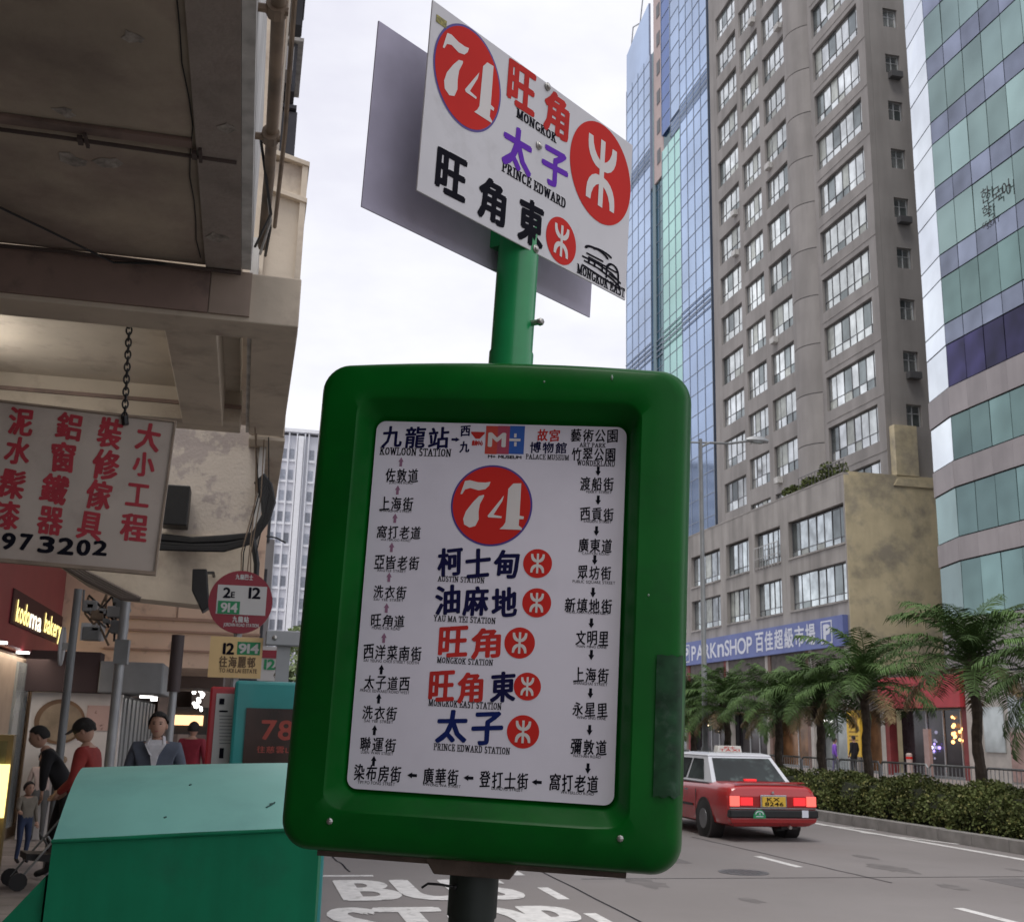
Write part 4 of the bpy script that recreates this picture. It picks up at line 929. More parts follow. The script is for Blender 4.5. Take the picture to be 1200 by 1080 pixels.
# ============================================================ MEDIAN: palms, hedge, railings, lamp
def frond_mesh(seed, dry=False, L_f=1.9):
    r = random.Random(seed); q = MB(); n = 22; pts = []
    droop = r.uniform(.75, 1.25)
    for i in range(n + 1):
        t = i / n; a = radians(62) - droop * t * 1.45; 
        if i == 0: p = Vector((0, 0, 0))
        else: p = pts[-1] + Vector((cos(a), 0, sin(a))) * (L_f / n)
        pts.append(p)
    q.tube(pts[::3] + [pts[-1]], [.028, .022, .018, .015, .012, .010, .008, .006, .004][:len(pts[::3]) + 1], 4)
    for i in range(3, n + 1):
        t = i / n; ln = (.20 + .42 * sin(pi * min(1, t * 1.02)) ** .7) * L_f / 1.9 * .78; d = (pts[i] - pts[i - 1]).normalized()
        for sgn in (-1, 1):
            for k in range(2):
                p = pts[i] - d * (L_f / n) * k * .5 + Vector((0, 0, r.uniform(-.01, .01)))
                o = Vector((d.x * .55, sgn * 1.0, d.z * .55 + r.uniform(.1, .5) - .9 * t * .6)).normalized(); l_ = ln * r.uniform(.8, 1.12)
                m_ = p + o * l_ * .55; e = p + o * l_ + Vector((0, 0, -.10 * l_ - r.uniform(.02, .14))); wv = d * .017
                q.add([p - wv * .6, p + wv * .6, m_ + wv, e, m_ - wv], [(0, 1, 2, 4), (4, 2, 3)])
    return q.mesh('frond', [leaf2 if dry else leaf1])
fm_ = [frond_mesh(i) for i in range(6)]; fd_ = [frond_mesh(40 + i, True, 1.5) for i in range(2)]
palms = [ # x, y, trunk height, crown scale, label
    (14.1, 20.1, 3.15, 1.05, 'nearest palm tree, rising behind the hedge at the right edge of the picture', 1),
    (14.3, 24.6, 2.85, 1.0, 'palm tree left of the red fascia beside the yellow upright sign', 2),
    (14.2, 26.6, 2.5, .92, 'slim palm tree directly left of the yellow upright sign', 3),
    (14.3, 29.2, 2.4, .95, 'palm tree with its trunk just right of the taxi rear window', 4),
    (14.2, 32.3, 2.4, .95, 'palm tree with its crown above the taxi trunk lid', 5),
    (14.3, 35.2, 2.45, .95, 'palm tree rising directly over the taxi roof sign', 6),
    (14.2, 38.6, 2.1, 1.0, 'farthest palm tree of the median row beside the green stop housing', 7),
    (14.2, 17.1, 2.7, 1.0, 'palm tree whose crown leans in from beyond the right edge of the picture', 8)]
for (x, y, h, sc, lab, sd_) in palms:
    r = random.Random(sd_ * 17); t = thing('palm_tree', lab, 'palm tree', (x, y, .16), group='palm trees along the median')
    q = MB(); n = 16; lean = r.uniform(-.08, .08); pts = [(lean * (i / n) ** 2, .04 * sin(i), h * i / n) for i in range(n + 1)]
    q.tube(pts, [(.105 - .02 * i / n + .014 * (i % 2) + (.05 if i == 0 else 0)) for i in range(n + 1)], 10); q.build('trunk', trunk_m, t, smooth=False)
    q = MB()
    for i in range(26):
        a = r.uniform(0, 6.28); z = h - .45 + r.uniform(0, .5); q.tube([(lean + .09 * cos(a), .09 * sin(a), z), (lean + .2 * cos(a), .2 * sin(a), z + .16)], [.035, .012], 4)
    q.ball((lean, 0, h - .1), (.15, .15, .28), 8, 5); q.build('crown_boss', trunk_m, t)
    nf = r.randint(34, 44)
    for i in range(nf):
        u = i / nf; az = i * 2.39996 + r.uniform(-.2, .2); tilt = radians(-42 + 92 * u ** .85) + r.uniform(-.1, .1)     # rotation about local y: positive droops
        dry = u > .88 and r.random() < .8
        o = put('frond', r.choice(fd_ if dry else fm_), t); s_ = sc * r.uniform(.85, 1.1) * (.95 if u > .15 else .75) * 1.03
        o.matrix_basis = Matrix.Translation((lean, 0, h + .05 - .25 * u)) @ Matrix.Rotation(az, 4, 'Z') @ Matrix.Rotation(tilt, 4, 'Y') @ Matrix.Rotation(r.uniform(-.25, .25), 4, 'X') @ Matrix.Scale(s_, 4)
hr = random.Random(11)
def hedge(lab, y0, y1, dens):
    t = thing('hedge', lab, 'hedge', (13.45, y0, .16), group='clipped hedges on the median')
    W = y1 - y0; q = MB(); n = int(W / .4); rg = []
    for i in range(n + 1):
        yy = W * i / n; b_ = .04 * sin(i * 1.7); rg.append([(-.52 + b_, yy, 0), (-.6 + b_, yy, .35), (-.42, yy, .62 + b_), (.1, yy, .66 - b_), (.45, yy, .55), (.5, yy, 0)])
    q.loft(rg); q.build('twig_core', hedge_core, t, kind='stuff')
    for mt_, nn, s_ in ((hedge_m, int(W * dens * 1.5), .058), (hedge_y, int(W * dens * .38), .050)):
        q = MB()
        for _ in range(nn):
            yy = hr.uniform(0, W); th = hr.uniform(-.15, pi * .93); bump_ = .07 * sin(yy * 2.3) + .05 * sin(yy * 5.1 + 1) + .03 * sin(yy * 11)
            rx, rz_ = .66 + bump_ + hr.uniform(-.10, .09), 0.70 + bump_ + hr.uniform(-.12, .10)
            p = Vector((-.02 - rx * cos(th) if th < pi / 2 else -.02 - rx * cos(th), yy, max(.0, rz_ * sin(max(th, 0)) ** .6)))
            d = Vector((hr.gauss(-.3, 1), hr.gauss(0, 1), hr.gauss(.4, .8))).normalized(); e = d.orthogonal().normalized(); e = Matrix.Rotation(hr.uniform(0, 6.28), 3, d) @ e; k = s_ * hr.uniform(.6, 1.3)
            q.poly([p - e * k * .4, p + d * k * .6, p + e * k * .4, p - d * k * .5])
        q.build('foliage', mt_, t, kind='stuff', fixn=False)
hedge('near stretch of clipped hedge along the median behind the road edge line', 12.6, 24.0, 2600)
hedge('middle stretch of clipped hedge just right of the taxi', 24.05, 36.0, 1300)
hedge('far stretch of clipped hedge hidden mostly by the taxi', 36.05, 60.0, 350)
rlm = MB(); rlm.tube([(0, 0, 0), (0, 0, 1.0), (0, .06, 1.06), (0, 1.84, 1.06), (0, 1.9, 1.0), (0, 1.9, 0)], .026, 6); rail_me = rlm.mesh('rail_frame', [lgrey])
bar_me = MB().tube([(0, 0, .14), (0, 0, 1.04)], .009, 5).mesh('bar', [lgrey]); lo_me = MB().tube([(0, 0, .14), (0, 1.9, .14)], .014, 5).mesh('lower_rail', [lgrey])
nth = ['nearest', 'second', 'third', 'fourth', 'fifth', 'sixth', 'seventh', 'eighth', 'ninth', 'tenth', 'eleventh', 'twelfth']
for i in range(12):
    t = thing('guard_railing', f'{nth[i]} panel of grey guard railing behind the median hedge' + (', counted from the right edge' if i < 6 else ', counted away from the camera'), 'railing', (14.95, 15.2 + i * 2.0, .16), group='guard railing panels behind the hedge')
    put('rail_frame', rail_me, t); put('lower_rail', lo_me, t)
    for k in range(13): o = put('bar', bar_me, t); o.location = (0, .14 + k * .135, 0)
lp = thing('street_lamp', 'tall grey street lamp with a curved arm in front of the brown tower', 'street lamp', (13.8, 33.1, .16))
q = MB(); q.tube([(0, 0, 0), (0, 0, 1.2), (0, 0, 1.25), (0, 0, 10.9)], [.13, .13, .09, .055], 10); q.build('pole', grey, lp, smooth='auto')
pA = onp(884, 515, 'Y', 33.0) - Vector((13.8, 33.1, .16))
q = MB(); q.tube([(-.05, 0, 10.6), (.3, 0, 10.80), (1.0, 0, 10.83), (pA.x, 0, pA.z)], .04, 6); q.tube([(-.55, 0, 10.75), (.3, 0, 10.80)], .03, 5); q.build('arm', grey, lp)
q = MB(); q.loft([[(pA.x + .0 + l_, sy * w_, pA.z + zz) for sy, zz in ((-1, .0), (-.6, h_), (.6, h_), (1, 0), (.7, -.05), (-.7, -.05))] for l_, w_, h_ in ((-.25, .06, .05), (-.05, .14, .12), (.3, .17, .13), (.52, .08, .05))]); q.build('lamp_head', lgrey, lp, smooth='auto')
q = MB(); q.ball((pA.x + .15, 0, pA.z - .05), (.26, .11, .06)); q.build('lamp_glass', gl2, lp)
bl = thing('pavement_bollard', 'pink-grey bollard post on the far pavement before the dark shop windows', 'bollard', (PX - 1.6, 45.4, .125))
q = MB(); q.tube([(0, 0, 0), (0, 0, 1.0), (0, 0, 1.05)], [.13, .13, .08], 10); q.build('post', M('bollard_pink', (.42, .33, .30), .7), bl)
q = MB(); q.tube([(0, 0, .8), (0, 0, .9)], .134, 10); q.build('band', red, bl)

# ============================================================ TAXI
TXX, TXY = 8.98, 18.62
tx = thing('taxi', 'red saloon taxi with silver roof, lit tail lamps and yellow number plate', 'taxi', (TXX, TXY, 0))
def ring(y, zs):      # zs: list of (halfwidth, z) from bottom up; mirrored
    return [(w_, y, z) for w_, z in zs] + [(-w_, y, z) for w_, z in reversed(zs)]
sec = []
#  y, sill z, belt z (top of flank), top z (deck), width scale
prof = [(0.0, .34, .80, .86, .92), (.03, .30, .84, .905, .97), (.12, .27, .88, .945, .99), (.5, .26, .90, .965, 1), (1.0, .25, .91, .97, 1), (1.6, .24, .90, .955, 1), (2.6, .24, .885, .93, 1), (3.2, .24, .87, .92, 1), (3.5, .25, .86, .91, 1), (4.2, .27, .80, .86, .98), (4.5, .30, .74, .79, .95), (4.62, .36, .66, .70, .9)]
for (y, s_, bz, tz, k) in prof:
    W = .845 * k; sec.append(ring(y, [(W * .80, s_ - .03), (W * .95, s_ + .02), (W * .99, s_ + .16), (W, s_ + .30), (W * .985, (s_ + bz) / 2 + .14), (W * .955, bz - .03), (W * .90, bz + .015), (W * .78, tz - .01), (W * .4, tz)]))
q = MB(); q.loft(sec); body = q.build('body', taxi_red, tx, smooth='auto')
# wheel arch shadows and wheels
for y in (1.0, 3.72):
    for sx in (-1, 1):
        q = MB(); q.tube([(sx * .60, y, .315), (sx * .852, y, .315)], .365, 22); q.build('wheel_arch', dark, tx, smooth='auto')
        wh = MB(); wh.tube([(sx * .66, y, .315), (sx * .675, y, .315), (sx * .845, y, .315), (sx * .862, y, .315)], [.285, .315, .315, .285], 22); wo = wh.build('tyre', tyre, tx, smooth='auto')
        q = MB(); q.tube([(sx * .80, y, .315), (sx * .868, y, .315)], [.19, .17], 18); q.build('rim', M('rim_dull', (.16, .16, .165), .4, metal=.6, var=.2), wo, smooth='auto')
q = MB(); q.box(-.5, .5, .9, 1.1, .2, .34); q.box(.2, .5, .1, .9, .2, .28); q.build('underbody', dark, tx)
# cabin
def cab_ring(z, yr, yf, w_): return [(-w_, yr, z), (w_, yr, z), (w_, yf, z), (-w_, yf, z)]
cabn = [(.93, .82, 3.30, .76), (1.38, 1.32, 2.62, .62), (1.425, 1.45, 2.50, .56)]
q = MB(); q.loft([cab_ring(*c) for c in cabn[:2]]); q.build('cabin_frame', taxi_white, tx)
q = MB(); q.loft([cab_ring(1.382, 1.30, 2.66, .635), cab_ring(1.41, 1.33, 2.6, .61), cab_ring(1.44, 1.48, 2.4, .50)]); q.build('roof', taxi_white, tx, bevel=.012)
def lp3(a, b_, t): return tuple(a[i] + (b_[i] - a[i]) * t for i in range(3))
def glassquad(name, p00, p10, p11, p01, ins, nrmv, par=tx, mt_=glass_d):
    def P_(u_, v_): return Vector(lp3(lp3(p00, p10, u_), lp3(p01, p11, u_), v_)) + Vector(nrmv) * .006
    q = MB(); q.poly([P_(ins[0], ins[2]), P_(ins[1], ins[2]), P_(ins[1], ins[3]), P_(ins[0], ins[3])]); return q.build(name, mt_, par)
c0, c1 = cabn[0], cabn[1]
glassquad('rear_window', (-c0[3], c0[1], c0[0]), (c0[3], c0[1], c0[0]), (c1[3], c1[1], c1[0]), (-c1[3], c1[1], c1[0]), (.055, .945, .06, .92), (0, -.7, .7))
glassquad('windscreen', (-c0[3], c0[2], c0[0]), (c0[3], c0[2], c0[0]), (c1[3], c1[2], c1[0]), (-c1[3], c1[2], c1[0]), (.06, .94, .06, .92), (0, .7, .7))
for sx in (-1, 1):
    for u0, u1 in ((.14, .47), (.51, .86)):
        glassquad('side_window', (sx * c0[3], c0[1], c0[0]), (sx * c0[3], c0[2], c0[0]), (sx * c1[3], c1[2], c1[0]), (sx * c1[3], c1[1], c1[0]), (u0, u1, .08, .88), (sx, 0, .25))
q = MB(); q.box(-.815, .815, -.085, .08, .40, .53); q.build('bumper_strip', blackr, tx, bevel=.02)
q = MB(); q.loft([[(-.77, .0, z) if 0 else (-x_, y_, z), (x_, y_, z), (x_, .25, z), (-x_, .25, z)] for z, x_, y_ in ((.26, .70, .05), (.32, .785, -.035), (.398, .81, -.06))]); q.build('rear_apron', taxi_red, tx, bevel=.02)
q = MB(); q.box(-.80, .80, -.05, -.02, .545, .563); q.build('chrome_strip', chrome, tx)
q = MB(); q.box(-.79, .79, -.018, .01, .575, .755); q.build('tail_panel', lampoff, tx, bevel=.01)
for sx in (-1, 1):
    q = MB(); q.box(min(sx * .62, sx * .80), max(sx * .62, sx * .80), -.04, -.018, .585, .75); tl = q.build('tail_lamp', lamphot, tx, bevel=.008)
    q = MB(); q.box(min(sx * .38, sx * .60), max(sx * .38, sx * .60), -.035, -.0185, .60, .73); q.build('brake_lens', lampred, tl)
q = MB(); q.box(-.245, .245, -.05, -.02, .57, .775); q.build('plate_surround', chrome, tx, bevel=.008)
q = MB(); q.box(-.215, .215, -.066, -.051, .585, .745); npl = q.build('number_plate', yellow, tx)
TFm = Matrix(((1, 0, 0), (0, 0, -1), (0, 1, 0))).to_4x4(); TFm.translation = (TXX, TXY - .068, 0)
q = MB(); text(q, 'KX', -.13, .672, .10, .735, bold=.05, cjk=False); text(q, '8246', -.17, .597, .17, .66, bold=.05, cjk=False); q.build('lettering', black, npl, world=TFm, fixn=False)
q = MB(); text(q, '*', 0, .80, .05, .84, cjk=False); q = MB(); q.prism([(-.03, .80), (.03, .80), (.012, .835), (-.012, .835)], 'Y', -.03, .02); q.build('badge', chrome, tx)
q = MB(); pts = [(-.29 + .115 * cos(pi * i / 12), .395 + .145 * sin(pi * i / 12)) for i in range(13)]; q.prism(pts, 'Y', -.095, -.0865); gs = q.build('green_sticker', gdark, tx)
F2 = TFm.copy(); F2.translation = (TXX, TXY - .0965, 0)
q = MB(); pen(q, [[(-.35, .425), (-.23, .425)], arc(-.29, .46, .07, .05, 0, 180, 8)], lambda a, b_: (a, b_), .006, .006); text(q, '4', -.305, .445, -.275, .49, cjk=False, z=.001); q.build('lettering', signwhite, gs, world=F2, fixn=False)
q = MB(); q.box(.50, .62, -.092, -.0865, .41, .53); q.build('white_sticker', signwhite, tx)
q = MB(); q.box(-.13, .08, .78, .90, .965, 1.0); q.build('high_brake_lamp', lampred, tx)
q = MB(); q.prism([(-.25, 1.44), (.25, 1.44), (.23, 1.56), (-.23, 1.56)], 'Y', 1.75, 1.93); tsn = q.build('roof_sign', M('roof_sign_white', (.62, .60, .55), .4, var=.05), tx, bevel=.01)
F3 = TFm.copy(); F3.translation = (TXX, TXY + 1.747, 0)
q = MB(); text(q, 'TAXI', -.20, 1.462, .20, 1.505, bold=.05, cjk=False); text(q, '的士', -.12, 1.508, .12, 1.552, bold=.03); q.build('lettering', cred, tsn, world=F3, fixn=False)
for sx in (-1, 1):
    q = MB(); q.box(min(sx * .75, sx * .79), max(sx * .75, sx * .79), .9, 3.3, .915, .935); q.build('side_trim', chrome, tx)
    q = MB(); q.box(min(sx * .85, sx * .86), max(sx * .85, sx * .86), 1.5, 3.2, .5, .54); q.build('door_moulding', blackr, tx)
    for y in (1.75, 2.65): q = MB(); q.box(min(sx * .842, sx * .856), max(sx * .842, sx * .856), y, y + .14, .76, .79); q.build('door_handle', chrome, tx)
    q = MB(); q.box(min(sx * .86, sx * 1.0), max(sx * .86, sx * 1.0), 3.1, 3.2, .92, 1.04); q.build('wing_mirror', taxi_red, tx, bevel=.02)
q = MB(); q.tube([(.3, .0, .25), (.3, -.05, .24)], .03, 8); q.build('exhaust', steel, tx)
q = MB(); q.box(.42, .60, .75, .85, .12, .26); q.build('mudflap', blackr, tx)
q = MB(); q.box(-.62, .62, .62, .632, .970, .974); q.build('boot_seam', dark, tx)
for sx in (-1, 1):
    q = MB(); q.loft([[(sx * .655, .02, .775), (sx * .665, .02, .775)], [(sx * .655, .012, .862), (sx * .665, .012, .862)]], cap=False, close=False); q.build('boot_seam', dark, tx)
    for y in (1.38, 2.35, 3.25): q = MB(); q.box(min(sx * .835, sx * .8465), max(sx * .835, sx * .8465), y, y + .01, .34, .80); q.build('door_seam', dark, tx)
for sx in (-.36, .33): q = MB(); q.box(sx - .12, sx + .12, 1.25, 1.33, 1.0, 1.24); q.build('head_rest', dark, tx)
q = MB(); q.prism([(-.66, .968), (.66, .968), (.60, .985), (-.60, .985)], 'Y', .05, .12); q.build('boot_lip', taxi_red, tx)

# ============================================================ PEOPLE
def skinned(verts, edges, radii, name, sub=1):
    me = bpy.data.meshes.new('sk'); me.from_pydata(verts, edges, []); me.update()
    o = bpy.data.objects.new('sk', me); COL.objects.link(o)
    md = o.modifiers.new('s', 'SKIN'); sv = me.skin_vertices[0].data
    for i, r in enumerate(radii): sv[i].radius = r if isinstance(r, tuple) else (r, r)
    sv[0].use_root = True
    ss = o.modifiers.new('ss', 'SUBSURF'); ss.levels = sub
    dg = bpy.context.evaluated_depsgraph_get(); dg.update(); m2 = bpy.data.meshes.new_from_object(o.evaluated_get(dg)); m2.name = name
    bpy.data.objects.remove(o); bpy.data.meshes.remove(me); return m2
def person(label, loc, rz, H=1.7, pose=None, top=None, legs=None, shoes=blackr, hair=hairm, hairlen=.0, bend=0, headtilt=0, child=False, cap=None, group=None, shirt=None):
    k = H / 1.7; t = thing('person', label, 'person', loc, rz, group)
    pose = pose or {}
    B_ = lambda x, y, z: Vector((x, y, z))
    def sp(p):   # bend the upper body forward (towards -y) about the hips
        p = Vector(p); a = radians(bend)
        if p.z > .95: d = p.z - .95; return Vector((p.x, p.y * cos(a) - d * sin(a), .95 + d * cos(a) + p.y * -sin(a) * 0))
        return p
    J = {'pelvis': B_(0, 0, .95), 'waist': B_(0, 0, 1.10), 'chest': B_(0, 0, 1.30), 'neck': B_(0, .0, 1.44), 'head0': B_(0, -.01, 1.495)}
    st = pose.get('step', .0)
    for s_, sx in (('l', -1), ('r', 1)):
        J['hip' + s_] = B_(sx * .095, 0, .90); J['knee' + s_] = B_(sx * .10, -.02 + sx * st * .5 - .02, .50); J['ank' + s_] = B_(sx * .10, .02 + sx * st, .09); J['toe' + s_] = B_(sx * .11, -.13 + sx * st, .035)
        J['sho' + s_] = B_(sx * .185, 0, 1.385)
        el, wr = pose.get('arm' + s_, ((sx * .25, .03, 1.13), (sx * .25, -.07, .88)))
        J['elb' + s_] = B_(*el); J['wri' + s_] = B_(*wr)
    names = list(J); P = [sp(J[n_]) * k for n_ in names]; ix = {n_: i for i, n_ in enumerate(names)}
    E_ = [('pelvis', 'waist'), ('waist', 'chest'), ('chest', 'neck'), ('neck', 'head0')]
    for s_ in 'lr': E_ += [('pelvis', 'hip' + s_), ('hip' + s_, 'knee' + s_), ('knee' + s_, 'ank' + s_), ('ank' + s_, 'toe' + s_), ('chest', 'sho' + s_), ('sho' + s_, 'elb' + s_), ('elb' + s_, 'wri' + s_)]
    RR = {'pelvis': (.155, .115), 'waist': (.145, .105), 'chest': (.175, .12), 'neck': .062, 'head0': .05, 'hip': .095, 'knee': .062, 'ank': .045, 'toe': .036, 'sho': .068, 'elb': .046, 'wri': .034}
    bulk = pose.get('bulk', 1.0)
    rad = []
    for n_ in names:
        r = RR.get(n_, RR.get(n_[:-1])); r = tuple(a * k * bulk for a in r) if isinstance(r, tuple) else r * k * (bulk if n_[:3] in ('sho', 'elb') else 1); rad.append(r)
    me = skinned(P, [(ix[a], ix[b_]) for a, b_ in E_], rad, 'body', 2)
    mats = [skin, top, legs, shoes]
    for m_ in mats: me.materials.append(m_)
    zs = {n_: P[ix[n_]] for n_ in names}
    for p in me.polygons:
        p.use_smooth = True; c = p.center; best, bd = None, 1e9
        for a, b_ in E_:
            A_, B2 = zs[a], zs[b_]; ab = B2 - A_; tt = max(0, min(1, (c - A_).dot(ab) / ab.length_squared)); d = (c - A_ - ab * tt).length
            if d < bd: bd, best, bt_ = d, (a, b_), tt
        a, b_ = best
        if a == 'neck' or (a == 'chest' and b_ == 'neck' and bt_ > .85): i = 0
        elif a[:3] in ('ank',): i = 3
        elif a[:3] in ('hip', 'kne') or b_[:3] == 'hip' or (a == 'pelvis' and bt_ < .2): i = 2
        else: i = 1
        p.material_index = i
    body = put('body', me, t)
    # hands: palm, four fingers and a thumb
    for s_, sx in (('l', -1), ('r', 1)):
        w_ = zs['wri' + s_]; d = (w_ - zs['elb' + s_]).normalized(); sd2 = d.cross(Vector((0, 1, 0)) if abs(d.y) < .8 else Vector((0, 0, 1))).normalized(); up = d.cross(sd2)
        q = MB(); q.loft([[w_ + d * a * k + sd2 * (x * ww * k) + up * (y * .013 * k) for x, y in ((-1, -1), (1, -1), (1, 1), (-1, 1))] for a, ww in ((-.01, .024), (.03, .038), (.085, .040))])
        for j, (o_, ln) in enumerate(((-.029, .062), (-.010, .075), (.010, .070), (.029, .052))):
            b0 = w_ + d * .08 * k + sd2 * o_ * k; q.tube([b0, b0 + d * ln * .5 * k + up * .006, b0 + (d * ln + up * .022) * k], [.0095 * k, .0085 * k, .006 * k], 5)
        b0 = w_ + d * .03 * k - sd2 * .034 * k * sx; q.tube([b0, b0 + (d * .03 - sd2 * .024 * sx) * k, b0 + (d * .06 - sd2 * .026 * sx + up * .012) * k], [.012 * k, .010 * k, .007 * k], 5)
        q.build('hand', skin, t, smooth=True)
    # head with features
    hk = k * (1.28 if child else 1.0); hc = zs['head0'] + Vector((0, -.018 * k - .07 * sin(radians(bend)) * k, .095 * hk)); 
    Hm = Matrix.Translation(hc) @ Matrix.Rotation(radians(-headtilt), 4, 'X') if False else Matrix.Translation(hc) @ Matrix.Rotation(radians(headtilt), 4, 'X')
    q = MB(); nn = 18; rings = []
    for i in range(13):
        th = pi * (i + .15) / 12.3; z = cos(th); r = sin(th); w_ = .075 * r; dd = .095 * r
        if z < 0: w_ *= 1 - .22 * (-z); dd *= 1 - .1 * (-z)
        row = []
        for j in range(nn):
            a = 2 * pi * j / nn; x, y = w_ * sin(a), -dd * cos(a)
            if -.35 < z < .15 and (j == 0): y -= .016 * (1 - abs(z + .12) / .3)
            if z < -.35 and j in (0, 1, nn - 1): y -= .004
            if -.05 < z < .25 and j in (1, nn - 1): y += .006
            row.append((x * hk, y * hk, z * .118 * hk))
        rings.append(row)
    q.loft(rings); hd = q.build('head', skin, t, smooth=True, world=WM[t] @ Hm)
    q = MB()
    for sx in (-1, 1): q = MB(); q.ball((sx * .076 * hk, .005 * hk, -.01 * hk), (.012 * hk, .02 * hk, .03 * hk), 6, 4); q.build('ear', skin, hd, world=WM[hd], smooth=True)
    for sx in (-1, 1):
        q = MB(); q.ball((sx * .029 * hk, -.083 * hk, .014 * hk), (.013 * hk, .008 * hk, .006 * hk), 6, 4); q.build('eye', hairm, hd, world=WM[hd])
        q = MB(); q.box(min(sx * .016, sx * .044) * hk, max(sx * .016, sx * .044) * hk, -.088 * hk, -.078 * hk, .029 * hk, .034 * hk); q.build('eyebrow', hair, hd, world=WM[hd])
    q = MB(); q.ball((0, -.088 * hk, -.052 * hk), (.022 * hk, .006 * hk, .006 * hk), 8, 4); q.build('mouth', M('lips', (.30, .10, .09), .5, var=0), hd, world=WM[hd])
    q = MB(); rr2 = random.Random(int(H * 100)); rings = []
    for i in range(9):
        th = pi * .60 * (i + .1) / 8; row = []
        for j in range(20):
            a = 2 * pi * j / 20; fr = cos(a)      # fr>0 = face side
            cut = min(th, pi * (.29 if fr > .45 else (.42 if fr > .0 else .62)))
            rr3 = 1.13 + .10 * rr2.random(); row.append((.079 * rr3 * sin(cut) * sin(a) * hk, (-.098 * rr3 * sin(cut) * cos(a) + .008) * hk, (.124 * cos(cut) + .008) * hk))
        rings.append(row)
    q.loft(rings)
    if hairlen: q.loft([[(x * hk, (y + .03) * hk, z * hk) for x, y in ((-.075, .0), (-.05, .07), (.05, .07), (.075, 0), (0, .02))] for z in (.03, -.08, -.12 - hairlen)])
    q.build('hair', hair, hd, smooth='auto', world=WM[hd])
    if cap:
        q = MB(); q.ball((0, .005 * hk, .045 * hk), (.088 * hk, .108 * hk, .090 * hk), 14, 8); q.loft([[(-.06 * hk, -.08 * hk, .055 * hk), (.06 * hk, -.08 * hk, .055 * hk), (.05 * hk, -.165 * hk, .045 * hk), (-.05 * hk, -.165 * hk, .045 * hk)], [(-.06 * hk, -.08 * hk, .065 * hk), (.06 * hk, -.08 * hk, .065 * hk), (.05 * hk, -.165 * hk, .052 * hk), (-.05 * hk, -.165 * hk, .052 * hk)]]); q.build('cap', cap, hd, smooth='auto', world=WM[hd])
    if shirt:
        f = zs['chest']; q = MB(); q.loft([[(-.055 * k, f.y - .118 * k, f.z + .11 * k), (.055 * k, f.y - .118 * k, f.z + .11 * k), (.012 * k, f.y - .142 * k, f.z - .10 * k), (-.012 * k, f.y - .142 * k, f.z - .10 * k)], [(-.06 * k, f.y - .06 * k, f.z + .16 * k), (.06 * k, f.y - .06 * k, f.z + .16 * k), (.012 * k, f.y - .10 * k, f.z - .10 * k), (-.012 * k, f.y - .10 * k, f.z - .10 * k)]])
        q.build('shirt_front', shirt, t)
        for sx in (-1, 1):
            q = MB(); q.loft([[(sx * .02 * k, f.y - .13 * k, f.z + .02 * k), (sx * .07 * k, f.y - .11 * k, f.z + .13 * k), (sx * .05 * k, f.y - .02 * k, f.z + .20 * k)], [(sx * .045 * k, f.y - .14 * k, f.z + .03 * k), (sx * .095 * k, f.y - .11 * k, f.z + .12 * k), (sx * .075 * k, f.y - .02 * k, f.z + .19 * k)]]); q.build('collar', shirt, t)
    return t
cl = lambda n_, c: M(n_, c, .85, var=.12, scale=14)
PVZ = .13
def ground_at(px, y): p = onp(px, 860, 'Y', y); return Vector((p.x, y, PVZ))
p = ground_at(185, 11.3); person('man in a grey-blue jacket over a white shirt facing the camera behind the cabinet', p, radians(-3), 1.70, {'bulk': 1.08}, cl('jacket_blue_grey', (.085, .10, .135)), cl('trousers_dark', (.03, .03, .04)), shirt=cl('shirt_white', (.55, .55, .58)))
p = ground_at(112, 11.6); person('man in a dark cap and red shirt looking down behind the cabinet', p, radians(-100), 1.63, {'arml': ((-.25, -.06, 1.13), (-.10, -.26, 1.0)), 'armr': ((.25, -.06, 1.13), (.10, -.26, 1.0)), 'bulk': 1.15}, cl('shirt_red', (.26, .03, .025)), cl('trousers_navy', (.03, .035, .05)), bend=8, headtilt=28, cap=blackr)
p = ground_at(86, 13.2); wm_ = person('woman in a black coat leaning forward over a pushchair beside the toddler', p, radians(-80), 1.62, {'arml': ((-.2, -.16, 1.18), (-.14, -.26, .93)), 'armr': ((.2, -.16, 1.18), (.14, -.26, .93)), 'bulk': 1.12, 'step': .12}, cl('coat_black', (.010, .010, .013)), cl('trousers_black', (.012, .012, .014)), hairlen=.0, bend=33, headtilt=18)
p = Vector((-2.36, 14.6, PVZ)); person('toddler in a tan jacket and dark blue trousers by the shop display', p, radians(40), .87, {'arml': ((-.26, -.1, 1.2), (-.3, -.25, 1.15)), 'bulk': 1.15}, cl('jacket_tan', (.17, .15, .12)), cl('trousers_blue', (.025, .04, .09)), child=True)
p = Vector((-2.62, 17.2, PVZ)); person('child in a pale top half hidden behind the toddler by the bakery wall', p, radians(10), 1.15, {}, cl('top_pale', (.42, .33, .30)), cl('trousers_grey', (.10, .10, .10)), child=True, hairlen=.08)
p = ground_at(226, 19.0); person('distant person in a dark red coat left of the red stop panel', p, radians(160), 1.62, {'bulk': 1.1}, cl('coat_maroon', (.22, .015, .03)), cl('trousers_black', (.012, .012, .014)))
p = Vector((onp(978, 880, 'Y', 46).x, 46, .125)); person('person in a purple jacket walking on the far pavement', p, radians(70), 1.60, {'step': .15, 'bulk': 1.12}, cl('jacket_purple', (.20, .08, .48)), cl('trousers_mid', (.12, .11, .2)))
p = Vector((onp(1001, 880, 'Y', 47).x, 47, .125)); person('person in dark clothes just right of the purple jacket on the far pavement', p, radians(200), 1.72, {}, cl('coat_black', (.01, .01, .012)), cl('trousers_black', (.012, .012, .014)))
